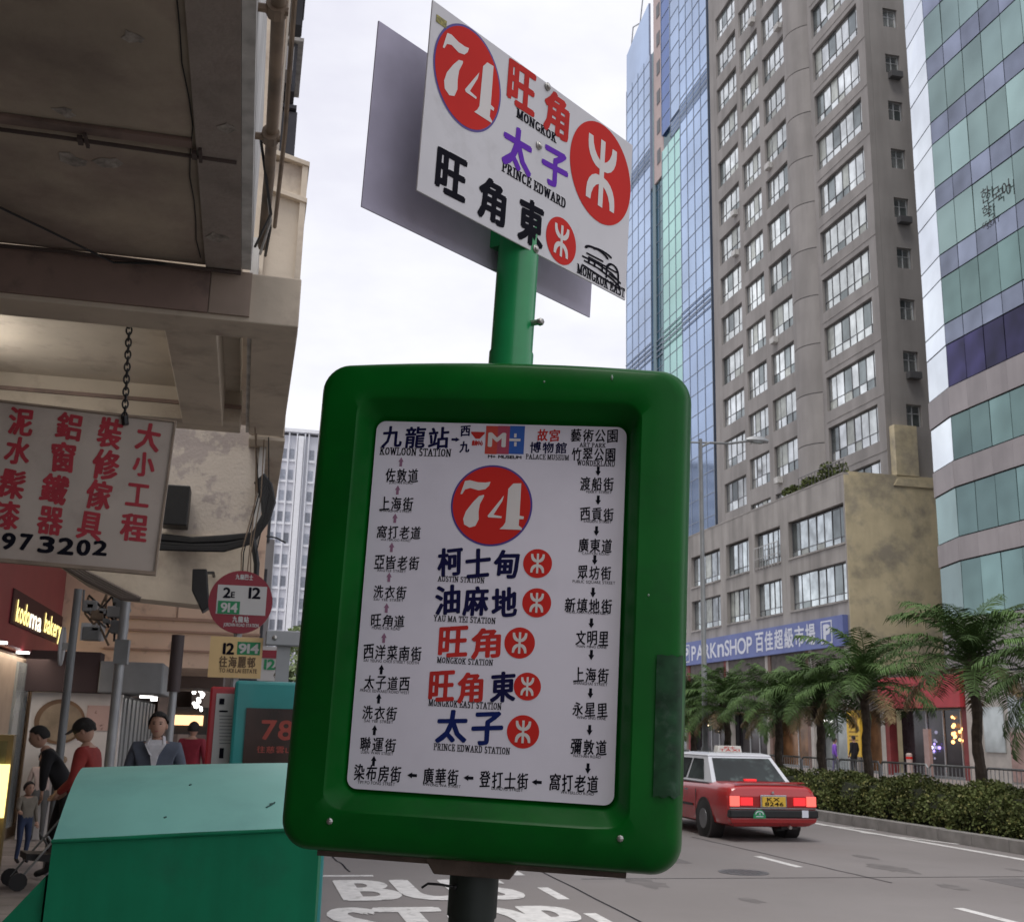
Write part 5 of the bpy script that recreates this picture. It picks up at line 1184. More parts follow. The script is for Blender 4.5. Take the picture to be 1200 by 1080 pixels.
# pushchair
pc = thing('pushchair', 'small black pushchair on the tiled pavement before the woman in black', 'pushchair', (onp(66, 900, 'Y', 12.6).x, 12.6, PVZ), radians(-70))
for sx in (-1, 1):
    for y in (-.28, .25):
        q = MB(); q.tube([(sx * .2, y, .085), (sx * .225, y, .085)], .085, 12); q.build('wheel', blackr, pc, smooth='auto')
    q = MB(); q.tube([(sx * .21, -.28, .09), (sx * .2, .0, .45), (sx * .19, .42, .98)], .012, 6); q.build('frame_tube', grey, pc); q = MB(); q.tube([(sx * .21, .25, .09), (sx * .2, -.05, .5)], .012, 6); q.build('frame_tube', grey, pc)
q = MB(); q.tube([(-.19, .42, .98), (.19, .42, .98)], .016, 6); q.build('handle', blackr, pc)
q = MB(); q.prism([(-.22, .28), (.08, .24), (.26, .72), (.20, .74), (.04, .32), (-.22, .34)], 'X', -.17, .17); q.build('seat', blackr, pc)

# ============================================================ LEFT SIDE: VERANDAHS OVER THE PAVEMENT
vb = thing('verandah_building', 'old cream and brown tenement with a concrete verandah hanging over the pavement', 'building', (-3, 0, 0))
WI = Matrix.Identity(4)
def part(name, mt_, x0, x1, y0, y1, z0, z1, par=None, bevel=0, label=None):
    q = MB(); q.box(x0, x1, y0, y1, z0, z1); return q.build(name, mt_, par or vb, world=WI, bevel=bevel, label=label)
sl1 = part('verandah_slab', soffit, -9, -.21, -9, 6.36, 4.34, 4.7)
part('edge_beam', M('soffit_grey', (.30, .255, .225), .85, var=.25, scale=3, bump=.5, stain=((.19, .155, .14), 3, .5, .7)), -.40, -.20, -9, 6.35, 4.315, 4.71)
part('slab_fascia', whitew, -.198, -.145, -9, 6.34, 4.33, 5.3)
q = MB()
pts = [(-.43 + .012 * sin(y * 3.1) + .01 * sin(y * 7), y, 4.335) for y in [i * .25 for i in range(0, 26)]]
q.tube(pts, .0035, 4); q.build('edge_crack', dark, sl1, world=WI)
part('slab_joint', beamd, -9, -.42, 4.86, 4.93, 4.318, 4.338, bevel=.004)
q = MB(); q.tube([(-9, 4.96, 4.315), (-1.0, 4.97, 4.312), (-.22, 4.99, 4.31)], .010, 6); q.build('conduit', M('conduit_brown', (.07, .05, .045), .8, var=.2), vb, world=WI)
for x in (-.92, -.42): q = MB(); q.box(x, x + .022, 4.93, 4.99, 4.295, 4.315); q.box(x + .03, x + .045, 4.90, 5.02, 4.30, 4.315); q.build('conduit_clip', M('conduit_brown', (.07, .05, .045)), vb, world=WI)
q = MB(); q.tube([(-.075, .5, 4.45), (-.070, 3.0, 4.45), (-.068, 4.4, 4.45), (-.072, 5.4, 4.47), (-.09, 6.3, 4.47)], .028, 10); q.build('drain_pipe', brownp, vb, world=WI, smooth='auto')
q = MB(); q.tube([(-.015, .5, 4.6), (-.01, 5.2, 4.62), (-.03, 6.3, 4.6)], .012, 6); q.build('conduit', brownp, vb, world=WI)
for y in (3.95, 4.95): q = MB(); q.tube([(-.145, y, 4.44), (-.03, y, 4.44)], .018, 6); q.tube([(-.075, y - .035, 4.45), (-.075, y + .035, 4.45)], .042, 10); q.build('pipe_bracket', brownp, vb, world=WI)
for i, (y0, y1) in enumerate(((5.1, 6.2), (5.3, 6.3), (5.6, 6.32))):
    q = MB(); q.tube([(-.12 + .02 * i, y0, 4.5), (-.05, (y0 + y1) / 2, 4.38 + .03 * i), (-.13 + .03 * i, y1, 4.42)], .008, 5); q.build('loose_cable', whitew if i % 2 else blackr, vb, world=WI)
b1 = part('cross_beam', creamc, -9, .15, 6.4, 6.70, 4.03, 4.335, bevel=.008)
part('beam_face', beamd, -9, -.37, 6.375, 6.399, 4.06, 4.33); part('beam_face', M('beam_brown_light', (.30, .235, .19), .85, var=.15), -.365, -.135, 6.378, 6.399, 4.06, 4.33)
q = MB(); q.tube([(-9, 6.36, 4.31), (-3, 6.35, 4.29), (-1.2, 6.34, 4.32), (-.2, 6.33, 4.30)], .012, 6); q.build('cable_run', M('conduit_brown', (.07, .05, .045)), vb, world=WI)
q = MB(); q.tube([(-1.55, 5.7, 4.325), (-1.2, 6.0, 4.29), (-.9, 6.3, 4.27), (-.6, 6.33, 4.31)], .007, 5); q.build('loose_cable', blackr, vb, world=WI)
part('bay_ceiling', creamc, -9, -.22, 6.71, 9.4, 4.47, 4.7)
part('cross_beam', creamc, -9, -.2, 9.41, 9.75, 4.20, 4.5, bevel=.008)
part('edge_beam', creamc, -.66, -.34, 6.71, 9.40, 4.16, 4.468, bevel=.006)
part('slab_fascia', whitew, -.16, -.115, 6.71, 10.1, 4.30, 4.7)
q = MB(); q.box(-9, -.2, 9.38, 9.405, 4.32, 4.35); q.build('beam_moulding', beamd, vb, world=WI)
rv = random.Random(21)
spm = M('spalled_patch', (.30, .27, .24), .95, var=.4, scale=20, bump=1)
for i in range(12):
    x, y, r_ = rv.uniform(-2.6, -.25), rv.uniform(3.2, 6.2), rv.uniform(.02, .07); q = MB(); q.prism([(x + r_ * rv.uniform(.6, 1.3) * cos(2 * pi * k / 9), y + r_ * rv.uniform(.5, 1.2) * sin(2 * pi * k / 9)) for k in range(9)], 'Z', 4.3105, 4.313) if x > -.40 else q.prism([(x + r_ * rv.uniform(.6, 1.3) * cos(2 * pi * k / 9), y + r_ * rv.uniform(.5, 1.2) * sin(2 * pi * k / 9)) for k in range(9)], 'Z', 4.3365, 4.339); q.build('spalled_patch', spm, sl1, world=WI)
for i in range(5):
    x0 = rv.uniform(-.12, .05); q = MB(); q.tube([(x0, 9.9 - .1 * i, 4.2), (x0 + rv.uniform(-.05, .08), 9.9, 3.7), (x0 + rv.uniform(-.05, .05), 10.0, 3.2), (x0, 10.2, 2.6)], .007, 4); q.build('loose_cable', blackr if i % 2 else brownp, vb, world=WI)
# inner wall and shop frontage under the verandah
part('inner_wall', M('inner_wall', (.24, .21, .18), .8, var=.15, scale=1), -9, -3.3, -9, 13.8, .1, 4.335)
pr = thing('verandah_block', 'cream concrete verandah parapet with moulded ledges, nearest one against the sky', 'building part', (0, 7.2, 4.28))
def blk(t, x1, y0, y1, z0, z1, panels):
    part('parapet_wall', creamc, -.11, x1 - .02, y0 + .03, y1, z0 + .02, z1, t)
    for z in panels: q_ = MB(); dz_ = 0 if z < 4.3 else .075; q_.prism([(-.13, z + dz_), (x1 + .012, z), (x1 + .012, z + .035), (-.13, z + .035 + dz_)], 'Y', y0 - .02, y1); q_.build('ledge', creamc, t, world=WI, bevel=.003)
    part('corner_rib', creamc, x1 - .035, x1 + .004, y0 - .005, y1 - .01, z0 + .036, z1 - .003, t)
    part('corner_rib', creamc, -.125, -.09, y0 - .005, y0 + .028, z0 + .036, z1 - .003, t)
blk(pr, .155, 7.2, 10.0, 4.27, 5.50, (4.262, 5.20, 5.47))
pr2 = thing('verandah_block', 'lower cream verandah parapet just beyond the nearest one, above the flaking wall', 'building part', (0, 10.2, 4.28))
blk(pr2, .18, 10.2, 13.0, 4.28, 5.22, (4.262, 5.0))
part('diagonal_stay', creamc, .0, .01, 10.16, 10.17, 4.9, 4.95, pr2) if False else None
q = MB(); q.tube([(.03, 10.15, 4.75), (.17, 10.15, 4.33)], .008, 5); q.build('stay_rod', brownp, pr2, world=WI)
# upper end wall of the tenement beyond, with a stack of caged windows
ub = thing('tenement_block', 'cream tenement end wall rising above the verandahs with a stack of dark caged windows', 'building', (-4, 9, 0))
part('end_wall', creamc, -9, -.085, 10.6, 40, 5.55, 32, ub); part('end_rib', M('rib_cream', (.46, .40, .32), .8, var=.1), -.15, -.105, 10.55, 10.59, 5.56, 32, ub)
q = MB(); q.tube([(-.10, 10.5, 5.56), (-.098, 10.5, 14)], .014, 6); q.build('riser_pipe', brownp, ub, world=WI)
cagem = M('window_cage', (.045, .045, .055), .5, var=.3, rnd=.5); acm = M('ac_white', (.42, .42, .44), .5, var=.1)
for k in range(22):
    z = 7.0 + k * 1.02; y = 14.0
    part('window_cage', cagem, -.083, .055 + .03 * (k % 3), y, y + 1.4, z, z + .72, ub)
    if k % 2: part('air_conditioner', acm, -.083, .01, y - .35, y - .01, z + .1, z + .45, ub)
    part('awning', whitew if k % 3 == 0 else cagem, -.083, .10 + .03 * (k % 2), y - .06, y + 1.4, z + .74, z + .79, ub)
# flaking wall and the lintel below it
fl = thing('lintel_wall', 'flaking cream lintel wall across the pavement beyond the hanging signboard', 'wall', (-1, 10.5, 2.8))
q = MB(); q.prism([(-2.7, 3.46), (-.03, 3.40), (-.03, 4.47), (-2.7, 4.47)], 'Y', 10.5, 10.9); q.build('flaking_render', flaky, fl, world=WI)
q = MB(); q.prism([(-2.7, 3.35), (-1.75, 3.12), (-1.45, 2.93), (-1.13, 2.82), (-.32, 2.77), (.0, 2.80), (0.0, 3.398), (-2.7, 3.455)], 'Y', 10.47, 10.9); q.build('lower_lintel', creamc, fl, world=WI)
part('corner_post', whitew, -.028, .03, 10.44, 10.9, 3.41, 4.26, fl)
q = MB(); q.tube([(-.96, 10.4, 4.3), (-.93, 10.38, 4.1), (-.99, 10.36, 3.85)], .008, 5); q.build('hanging_wire', blackr, fl, world=WI)
q = MB()
for i in range(4): q = MB(); q.tube([(-2.6, 10.4 - .03 * i, 3.30 + .02 * i), (-1.8, 10.42, 3.16 + .03 * i), (-1.42, 10.43, 2.95 + .02 * i), (-1.1, 10.42, 2.80 + .02 * i), (-.95, 10.44, 2.80)], .022, 6); q.build('cable_run', M('cable_dusty', (.10, .08, .07), .8, var=.3), fl, world=WI)
part('meter_box', blackr, -.82, -.60, 10.2, 10.46, 3.44, 3.80, fl, bevel=.01)
P10 = lambda px, py, y=10.25: onp(px, py, 'Y', y)
for i in range(9):
    r = random.Random(i); o_ = r.uniform(-9, 9)
    pts = [P10(186, 634 + o_), P10(225, 637 + o_ * .8), P10(262, 636 + o_), P10(296, 630 + o_ * .6), P10(314 - i * .6, 606 + o_ * .5), P10(321 - i * 1.6, 588), P10(317 - i * 1.8, 568), P10(308 - i, 556 + i)]
    q = MB(); q.tube(pts, .022, 7); q.build('cable', blackr, fl, world=WI, smooth='auto')
q = MB(); q.tube([P10(312, 628), P10(324, 630), P10(335, 636)], .008, 5); q.build('cable', blackr, fl, world=WI)
q = MB(); q.tube([P10(296, 628), P10(301, 660), P10(299, 705)], [.03, .028, .022], 7); q.build('cable', blackr, fl, world=WI)
fl2 = thing('flood_lamp', 'black flood lamp hanging below the lintel left of the round stop sign', 'lamp', tuple(P10(238, 690, 9.9)))
a, c, d_, e = P10(226, 668, 9.9), P10(243, 668, 9.9), P10(246, 712, 9.9), P10(237, 718, 9.9)
q = MB(); q.prism([(a.x, a.z), (c.x, c.z), (c.x + .02, c.z - .15), (d_.x, d_.z), (e.x, e.z), (a.x + .01, a.z - .18)], 'Y', 9.8, 10.0); q.build('housing', blackr, fl2, world=WI, bevel=.01)
q = MB(); q.tube([(c.x - .05, 9.95, c.z - .02), (c.x + .04, 10.2, c.z + .02), (c.x + .04, 10.46, c.z + .02)], .014, 6); q.build('bracket', blackr, fl2, world=WI)

# hanging signboard
HB = frame_at(Vector((-1.1, 6.85, 3.1)), Vector((1, .02, -.035)), Vector((.035, 0, 1)))
hx0 = -.85; c_tr = uv(HB, 205, 492); c_br = uv(HB, 180, 668); hz1 = uv(HB, 0, 475)[1]; hz0 = uv(HB, 0, 655)[1]
hs = thing('hanging_signboard', 'hanging white signboard with hand-painted red characters and black phone digits', 'signboard', world=HB)
hx1 = (c_tr[0] + c_br[0]) / 2; hz1 = (hz1 + c_tr[1]) / 2; hz0 = (hz0 + c_br[1]) / 2
q = MB(); q.box(hx0, hx1, hz0, hz1, -.03, 0); bd_ = q.build('board', boardw, hs)
for (x0, x1, z0, z1) in ((hx0, hx1 + .012, hz0 - .022, hz0 - .001), (hx0, hx1 + .012, hz1 + .001, hz1 + .014), (hx1 + .001, hx1 + .012, hz0 - .0005, hz1 + .0005)):
    q = MB(); q.box(x0, x1, z0, z1, -.04, .012); q.build('edge_trim', M('trim_tan', (.26, .20, .15), .6, var=.2, scale=9), hs)
hred = M('brush_red', (.36, .02, .035), .55, var=.15, scale=12)
def hb(px0, py0, px1, py1): a = uv(HB, px0, (py0 + py1) / 2, .001); c = uv(HB, px1, (py0 + py1) / 2, .001); t = uv(HB, (px0 + px1) / 2, py0, .001); d = uv(HB, (px0 + px1) / 2, py1, .001); return a[0], d[1], c[0], t[1]
for s_, b_ in (('大', (158, 496, 190, 528)), ('小', (154, 530, 183, 558)), ('工', (146, 567, 177, 593)), ('程', (139, 602, 175, 634)),
               ('裝', (113, 490, 145, 525)), ('修', (106, 527, 142, 562)), ('傢', (99, 563, 133, 597)), ('具', (89, 600, 122, 632)),
               ('鋁', (64, 484, 98, 515)), ('窗', (58, 518, 90, 553)), ('鐵', (46, 556, 82, 590)), ('器', (42, 594, 76, 626)),
               ('泥', (8, 478, 41, 510)), ('水', (4, 512, 38, 544)), ('髹', (-4, 550, 32, 584)), ('漆', (-10, 587, 25, 620))):
    L_('lettering', hred, lambda q: text(q, s_, *hb(*b_), bold=.04, z=.002, jit=.08, slant=-.05), bd_, HB)
for s_, b_ in (('9', (3, 624, 17, 643)), ('7', (24, 625, 37, 644)), ('3', (46, 628, 63, 647)), ('2', (69, 630, 86, 649)), ('0', (91, 632, 105, 650)), ('2', (110, 633, 125, 650))):
    L_('lettering', black, lambda q: text(q, s_, *hb(*b_), bold=.07, z=.002, cjk=False), bd_, HB)
# chain: one link per object
lkm = MB(); n = 12; ring_pts = [(.016 * cos(2 * pi * i / n), 0, .028 * sin(2 * pi * i / n)) for i in range(n + 1)]; lkm.tube(ring_pts, .0055, 5, cap=False); lk = lkm.mesh('chain_link', [blackr])
ctop = onp(152, 373, 'Y', 6.82); cbot = onp(146, 488, 'Y', 6.84); nl = 17
for i in range(nl):
    p = ctop.lerp(cbot, i / (nl - 1)); o = put('chain_link', lk, hs); Mw = Matrix.Translation(p) @ Matrix.Rotation((i % 2) * pi / 2 + .3, 4, 'Z'); o.matrix_basis = HB.inverted() @ Mw; WM[o] = Mw
q = MB(); q.tube([cbot, cbot + Vector((.01, 0, -.05))], .02, 8); q.build('hook', blackr, hs, world=WI)
part('ceiling_cable', blackr, -2.2, -.3, 6.83, 6.84, 4.10, 4.11) if False else None

# bakery: sign box, soffit lights, frontage
bk = thing('bakery', 'maroon bakery sign box with lit yellow lettering over the shop front at left', 'shop front', (-3, 14.4, .13))
part('sign_box', maroon, -3.9, -2.96, 14.0, 21.6, 2.63, 4.15, bk, bevel=.03)
part('lettering_shadow', M('lettering_shadow_dark', (.05, .008, .010), .6), -2.958, -2.94, 15.4, 20.9, 2.92, 3.36, bk)  # dark sheet painted in for the shadow around the lettering
FBk = Matrix(((0, 0, 1), (1, 0, 0), (0, 1, 0))).to_4x4(); FBk.translation = (-2.93, 0, 0)      # facing +X, u along +Y
def bl_(s_, y0, y1, z0, z1, mt_, par):
    q = MB(); text(q, s_, y0, z0, y1, z1, bold=.035, cjk=False, z=.004); q.build('lit_lettering', mt_, par, world=FBk, fixn=False)
_yt = lambda px: onp(px, 735, 'X', -2.95).y
bl_('kodo', _yt(15), _yt(31), 2.97, 3.25, yellowlit, bk); bl_('ma', _yt(32), _yt(46), 2.97, 3.25, whitelit2, bk); bl_('bakery', _yt(50), _yt(70), 3.0, 3.28, yellowlit, bk); bl_('co', _yt(73), _yt(78), 3.0, 3.2, whitelit2, bk)
for px, py in ((27, 763), (53, 772), (62, 775), (0, 751)):
    p = onp(px, py, 'Z', 2.63); q = MB(); q.tube([(p.x, p.y, 2.60), (p.x, p.y, 2.628)], .085, 14); q.build('downlight', whitelit, bk, world=WI)
sp_ = bpy.data.lights.new('shop_light', 'AREA'); sp_.energy = 60; sp_.size = 1.2; sp_.size_y = 5; sp_.shape = 'RECTANGLE'; sp_.color = (1, .86, .7)
so2 = bpy.data.objects.new('shop_light', sp_); COL.objects.link(so2); so2.location = (-3.3, 17.5, 2.57)
beige = M('beige_panel', (.36, .27, .20), .6, var=.15); pinkc = M('pink_display', (.42, .20, .19), .6, var=.5, scale=2, stain=((.5, .42, .40), 3, .45, .6))
part('side_wall', beige, -4.2, -3.05, 13.9, 21.6, .13, 2.6, bk)
for y0, y1, mt_ in ((14.2, 15.2, pinkc), (15.25, 16.4, beige), (16.6, 17.5, gl2), (17.9, 19.0, beige)): part('front_panel', mt_, -3.04, -2.99, y0, y1, .3, 2.5, bk)
# lit showcase at the left edge
a = onp(-6, 860, 'Y', 12.0); c = onp(17, 960, 'Y', 12.0)
sc_ = thing('showcase', 'gold framed glass showcase with a bright lit edge at the left edge', 'showcase', (a.x, 12, .13))
part('case', M('case_gold', (.28, .20, .08), .4, metal=.5, var=.3, scale=3), a.x - .5, c.x - .09, 11.98, 12.1, .13, a.z, sc_)
part('case_glass', M('case_glass', (.22, .19, .08), .15, metal=.3, var=.5, scale=5), a.x - .45, c.x - .14, 11.95, 11.978, .5, a.z - .06, sc_)
p0 = onp(-3, 895, 'Y', 11.9); p1 = onp(3.5, 958, 'Y', 11.9); part('light_strip', yellowlit, p0.x, p1.x, 11.9, 11.94, p1.z, p0.z, sc_)
# kiosk shop facing the camera
KY = 17.4
kA = onp(33, 850, 'Y', KY); kB = onp(140, 850, 'Y', KY); zt = onp(100, 812, 'Y', KY).z; zt2 = onp(120, 775, 'Y', KY).z
ks = thing('corner_shop', 'white fronted corner shop with a round brown picture and grey sign box', 'shop', (kA.x, KY, .13))
part('front_wall', M('kiosk_white', (.62, .58, .55), .5, var=.1), kA.x, kB.x, KY, KY + .2, .13, zt, ks)
part('sign_box', grey, kA.x + .9, kB.x + .55, KY - .25, KY + 1.6, zt + .01, zt2, ks, bevel=.02); part('awning', M('awning_dark', (.035, .02, .022), .8), kA.x - .1, kA.x + .89, KY - .2, KY + .3, zt + .01, zt2 + .12, ks)
cc = onp(70, 845, 'Y', KY - .012); q = MB(); pts = [(cc.x + .34 * cos(2 * pi * i / 32), cc.z + .31 * sin(2 * pi * i / 32)) for i in range(32)]; q.prism(pts, 'Y', KY - .02, KY - .004); q.build('picture_rim', M('picture_brown', (.16, .09, .05), .6, var=.3), ks, world=WI)
q = MB(); pts = [(cc.x + .02 + .29 * cos(2 * pi * i / 32), cc.z - .01 + .265 * sin(2 * pi * i / 32)) for i in range(32)]; q.prism(pts, 'Y', KY - .026, KY - .0205); q.build('picture', M('picture_tan', (.25, .19, .13), .5, var=.25, scale=6), ks, world=WI)
a = onp(103, 826, 'Y', KY); c = onp(136, 856, 'Y', KY); part('poster', M('poster_pinkish', (.50, .34, .30), .5, var=.1, stain=((.16, .08, .07), 9, .60, .64)), a.x, c.x, KY - .02, KY - .004, c.z, a.z, ks)
for i in range(4): q = MB(); x = cc.x - .1 + i * .21; q.ball((x, KY - .01, cc.z - .52), (.05, .01, .05), 10, 5); q.build('menu_picture', M('menu_tan', (.30, .22, .15), .5, var=.4, scale=20), ks, world=WI)
sh_m = M('shutter_grey', (.24, .245, .24), .45, var=.2, scale=3, metal=.3)
part('side_core', dark, kB.x - .6, kB.x - .02, KY + .2, KY + 6, .13, zt, ks)
for i in range(16): part('shutter_slat', sh_m, kB.x - .018, kB.x + .02 + .02 * (i % 2), KY + .22 + i * .36, KY + .22 + i * .36 + .31, .14, zt - .05, ks)
for (px, py, w_) in ((162, 811, .18), (172, 816, .10)):
    p = onp(px, py, 'Y', KY + 1.0); part('strip_light', whitelit, p.x - w_, p.x + w_, KY + .95, KY + 1.0, p.z - .02, p.z + .02, ks)
for (px, py) in ((182, 797), (181, 812)):
    p = onp(px, py, 'Y', KY + 2); part('lit_sign', whitelit, p.x - .05, p.x + .05, KY + 2, KY + 2.05, p.z - .12, p.z + .10, ks)
# peach canopy building
PYY = 19.5
pe = thing('peach_building', 'peach rendered canopy front over the passage beyond the corner shop', 'building', (-2, PYY, 0))
a = onp(128, 700, 'Y', PYY); c = onp(301, 785, 'Y', PYY); zt = 5.6
part('canopy_wall', peach, a.x - 1.4, c.x, PYY, PYY + 3.5, c.z, zt, pe)
for py, h in ((727, .05), (741, .035), (763, .03)):
    p = onp(200, py, 'Y', PYY); part('string_course', M('peach_dark', (.36, .23, .17), .8, var=.1), a.x, c.x + .01, PYY - .06, PYY - .001, p.z, p.z + h, pe)
for px in (209, 262): p = onp(px, 700, 'Y', PYY); part('joint', M('peach_joint', (.30, .20, .15), .8), p.x, p.x + .02, PYY - .012, PYY - .001, onp(px, 726, 'Y', PYY).z, zt - .3, pe)
part('upper_wall', creamc, a.x - 6, c.x - .2, PYY + .2, PYY + 10, zt + .01, 16, pe)
# deep arcade beyond
ar = thing('dark_arcade', 'dim arcade with hanging shop lights at the far end of the pavement', 'building', (-2, 30, 0))
a = onp(100, 850, 'Y', 30); c = onp(262, 850, 'Y', 30); part('end_wall', M('arcade_brown', (.15, .115, .10), .8, var=.4, scale=1), a.x - 2, c.x + .1, 30, 34, .1, 12, ar)
rq = random.Random(5)
for i in range(12):
    p = onp(232 + rq.uniform(-5, 6), 803 + i * 2.6, 'Y', 26); q = MB(); q.ball(p, .05 * rq.uniform(.6, 1.3), 6, 4); q.build('hanging_lamp', whitelit, ar, world=WI)
p = onp(219, 844, 'Y', 27); part('lit_sign', M('lit_orange', (1, .6, .3), emit=1.2), p.x - .35, p.x + .35, 27, 27.1, p.z - .1, p.z + .12, ar); part('sign_frame', dark, p.x - .45, p.x + .45, 27.11, 27.3, p.z - .3, p.z + .3, ar)
for i in range(9):
    px = 150 + i * 13; p = onp(px, 850, 'Y', 28.5); part('stall_panel', M('stall_mixed', (.16, .12, .10), .7, var=.6, scale=1.5, rnd=.6), p.x - .12, p.x + .14, 28.5, 29.9, .13, rq.uniform(1.8, 2.9), ar)
part('awning', M('awning_grey', (.13, .10, .09), .8), onp(185, 800, 'Y', 24).x, onp(262, 800, 'Y', 24).x, 23.5, 26, onp(200, 806, 'Y', 24).z, onp(200, 790, 'Y', 24).z, ar)

# posts on the pavement
def post(lab, px_t, py_t, y, r, mt_, extra=None, name='pavement_post'):
    p = onp(px_t, py_t, 'Y', y); t = thing(name, lab, 'post', (p.x, y, .13)); q = MB(); q.tube([(0, 0, 0), (0, 0, p.z - .13)], r, 10); q.build('pole', mt_, t, smooth='auto'); return t, p
t, p = post('grey steel post with a white disc sign edge-on beside the bakery', 92, 690, 13.6, .045, grey)
q = MB(); q.tube([(-.10, .02, 2.42), (-.115, .02, 2.42)], .22, 18); q.build('disc_sign', M('disc_grey_white', (.45, .46, .47), .5, var=.08), t); q = MB(); q.box(-.115, .0, -.02, .06, 2.38, 2.46); q.build('clamp', steel, t)
q = MB(); q.box(.06, .32, .1, .12, 2.50, 2.70); q.build('plate', M('disc_grey_white', (.45, .46, .47)), t)
t, p = post('pale grey steel post between the corner shop and the shutters', 149, 690, 12.6, .05, lgrey)
q = MB(); q.box(-.06, .08, -.08, .10, 2.2, 2.45); q.build('junction_box', grey, t)
t, p = post('grey post topped by a dark banded cylinder above the man in the blue jacket', 209, 745, 13.0, .042, lgrey)
q = MB(); q.tube([(.0, 0, p.z - .13 - .60), (0, 0, p.z - .13 + .01)], .07, 12); q.build('dark_sleeve', M('sleeve_brown', (.05, .035, .035), .6, var=.2), t, smooth='auto')
jk = thing('cable_junction', 'tangle of old boxes, lamps and cables under the lintel left of the peach canopy', 'cables', tuple(onp(125, 700, 'Y', 12.8)))
rj = random.Random(9)
for i in range(11):
    p = onp(100 + rj.uniform(0, 45), 700 + rj.uniform(0, 45), 'Y', 12.8); s_ = rj.uniform(.03, .09)
    q = MB(); q.box(p.x - s_, p.x + s_, 12.7, 12.9, p.z - s_ * .8, p.z + s_ * .8); q.build('box', rj.choice([lgrey, whitew, brownp, grey]), jk, world=WI, bevel=.01)
for i in range(9):
    a = onp(98 + rj.uniform(0, 50), 690 + rj.uniform(0, 10), 'Y', 12.75); c = onp(100 + rj.uniform(0, 45), 735 + rj.uniform(0, 22), 'Y', 12.75); m2 = a.lerp(c, .5) + Vector((rj.uniform(-.15, .15), 0, 0))
    q = MB(); q.tube([a, m2, c], .013, 5); q.build('cable', rj.choice([blackr, grey, brownp]), jk, world=WI)
a = onp(58, 738, 'Y', 16.5)

# round bus stop sign, plates and shelter panels
rs_ = thing('round_stop_sign', 'round red bus stop sign with 2E, 12 and 914, above a buff plate', 'bus stop sign', (-.07, 8.0, .13))
q = MB(); q.tube([(0, .03, 0), (0, .03, 2.62)], .028, 10); q.build('pole', lgrey, rs_)
RFm = TFm.copy(); RFm.translation = (0, 7.98, 0)
def rbb(x0, y0, x1, y1, fr=None): a = uv(fr or RFm, x0, (y0 + y1) / 2); c = uv(fr or RFm, x1, (y0 + y1) / 2); t = uv(fr or RFm, (x0 + x1) / 2, y0); d = uv(fr or RFm, (x0 + x1) / 2, y1); return a[0], d[1], c[0], t[1]
u, v = uv(RFm, 282, 705); r_ = abs(uv(RFm, 319.5, 705)[0] - u)
rd = M('stop_red', (.24, .015, .03), .45, var=.08)
q = MB(); q.loft([[(u + r_ * cos(2 * pi * i / 40), v + r_ * sin(2 * pi * i / 40), z) for i in range(40)] for z in (-.03, 0)]); ds = q.build('disc', rd, rs_, world=RFm)
def flat(name, b_, mt_, par, z=.002, fr=RFm): q = MB(); q.poly([(b_[0], b_[1], z), (b_[2], b_[1], z), (b_[2], b_[3], z), (b_[0], b_[3], z)]); return q.build(name, mt_, par, world=fr, fixn=False)
stw = M('stop_white', (.50, .49, .48), .5, var=.05)
flat('white_field', rbb(254, 686, 312, 720), stw, ds)
flat('green_field', rbb(255, 704, 281, 719), gdark, ds, .004)
for s_, b_, mt_, z in (('2', (262, 688, 270, 700), black, .004), ('E', (271, 693, 275, 700), black, .004), ('12', (292, 688, 305, 701), black, .004), ('914', (259, 706, 278, 717), stw, .006), ('KMB 2E', (276, 673, 297, 679), stw, .003)):
    if s_ == 'KMB 2E': L_('lettering', stw, lambda q: text(q, '九龍巴士', *rbb(*b_), bold=.04, z=.003), ds, RFm)
    else: L_('lettering', mt_, lambda q: text(q, s_, *rbb(*b_), bold=.05, z=z, cjk=False), ds, RFm)
L_('lettering', stw, lambda q: text(q, '九龍站', *rbb(272, 722, 292, 729), bold=.04, z=.003), ds, RFm); L_('lettering', stw, lambda q: text(q, 'JORDAN ROAD STATION', *rbb(262, 730, 303, 734), bold=.03, z=.003, cjk=False), ds, RFm)
b_ = rbb(245, 746, 307, 794); q = MB(); q.box(b_[0], b_[2], b_[1], b_[3], -.02, 0); bp_ = q.build('buff_plate', buff, rs_, world=RFm)
flat('green_field', rbb(278, 752, 305, 767), gdark, bp_)
for s_, b_, mt_ in (('12', (262, 753, 274, 766), black), ('914', (280, 754, 303, 765), stw)): L_('lettering', mt_, lambda q: text(q, s_, *rbb(*b_), bold=.06, z=.004, cjk=False), bp_, RFm)
L_('lettering', M('plate_brown_text', (.12, .07, .03), .5), lambda q: text(q, '往海麗邨', *rbb(256, 769, 300, 782), bold=.03, z=.003), bp_, RFm)
L_('lettering', M('plate_brown_text', (.12, .07, .03), .5), lambda q: text(q, 'TO HOI LAI ESTATE', *rbb(257, 783, 301, 788), bold=.03, z=.003, cjk=False), bp_, RFm)
r2 = thing('second_stop_sign', 'smaller grey and red stop plate half hidden behind the buff plate', 'bus stop sign', (onp(318, 790, 'Y', 9.2).x, 9.2, .13))
q = MB(); q.tube([(0, .03, 0), (0, .03, 2.2)], .025, 8); q.build('pole', lgrey, r2)
a = onp(304, 757, 'Y', 9.2); c = onp(328, 798, 'Y', 9.2); part('plate', stw, a.x, c.x, 9.17, 9.2, c.z, a.z, r2); part('red_band', rd, a.x, c.x, 9.16, 9.169, a.z - .09, a.z - .03, r2)
F9 = TFm.copy(); F9.translation = (0, 9.165, 0)
L_('lettering', gdark, lambda q: text(q, '12', *rbb(310, 772, 322, 784, F9), bold=.05, cjk=False, z=.002), r2, F9)
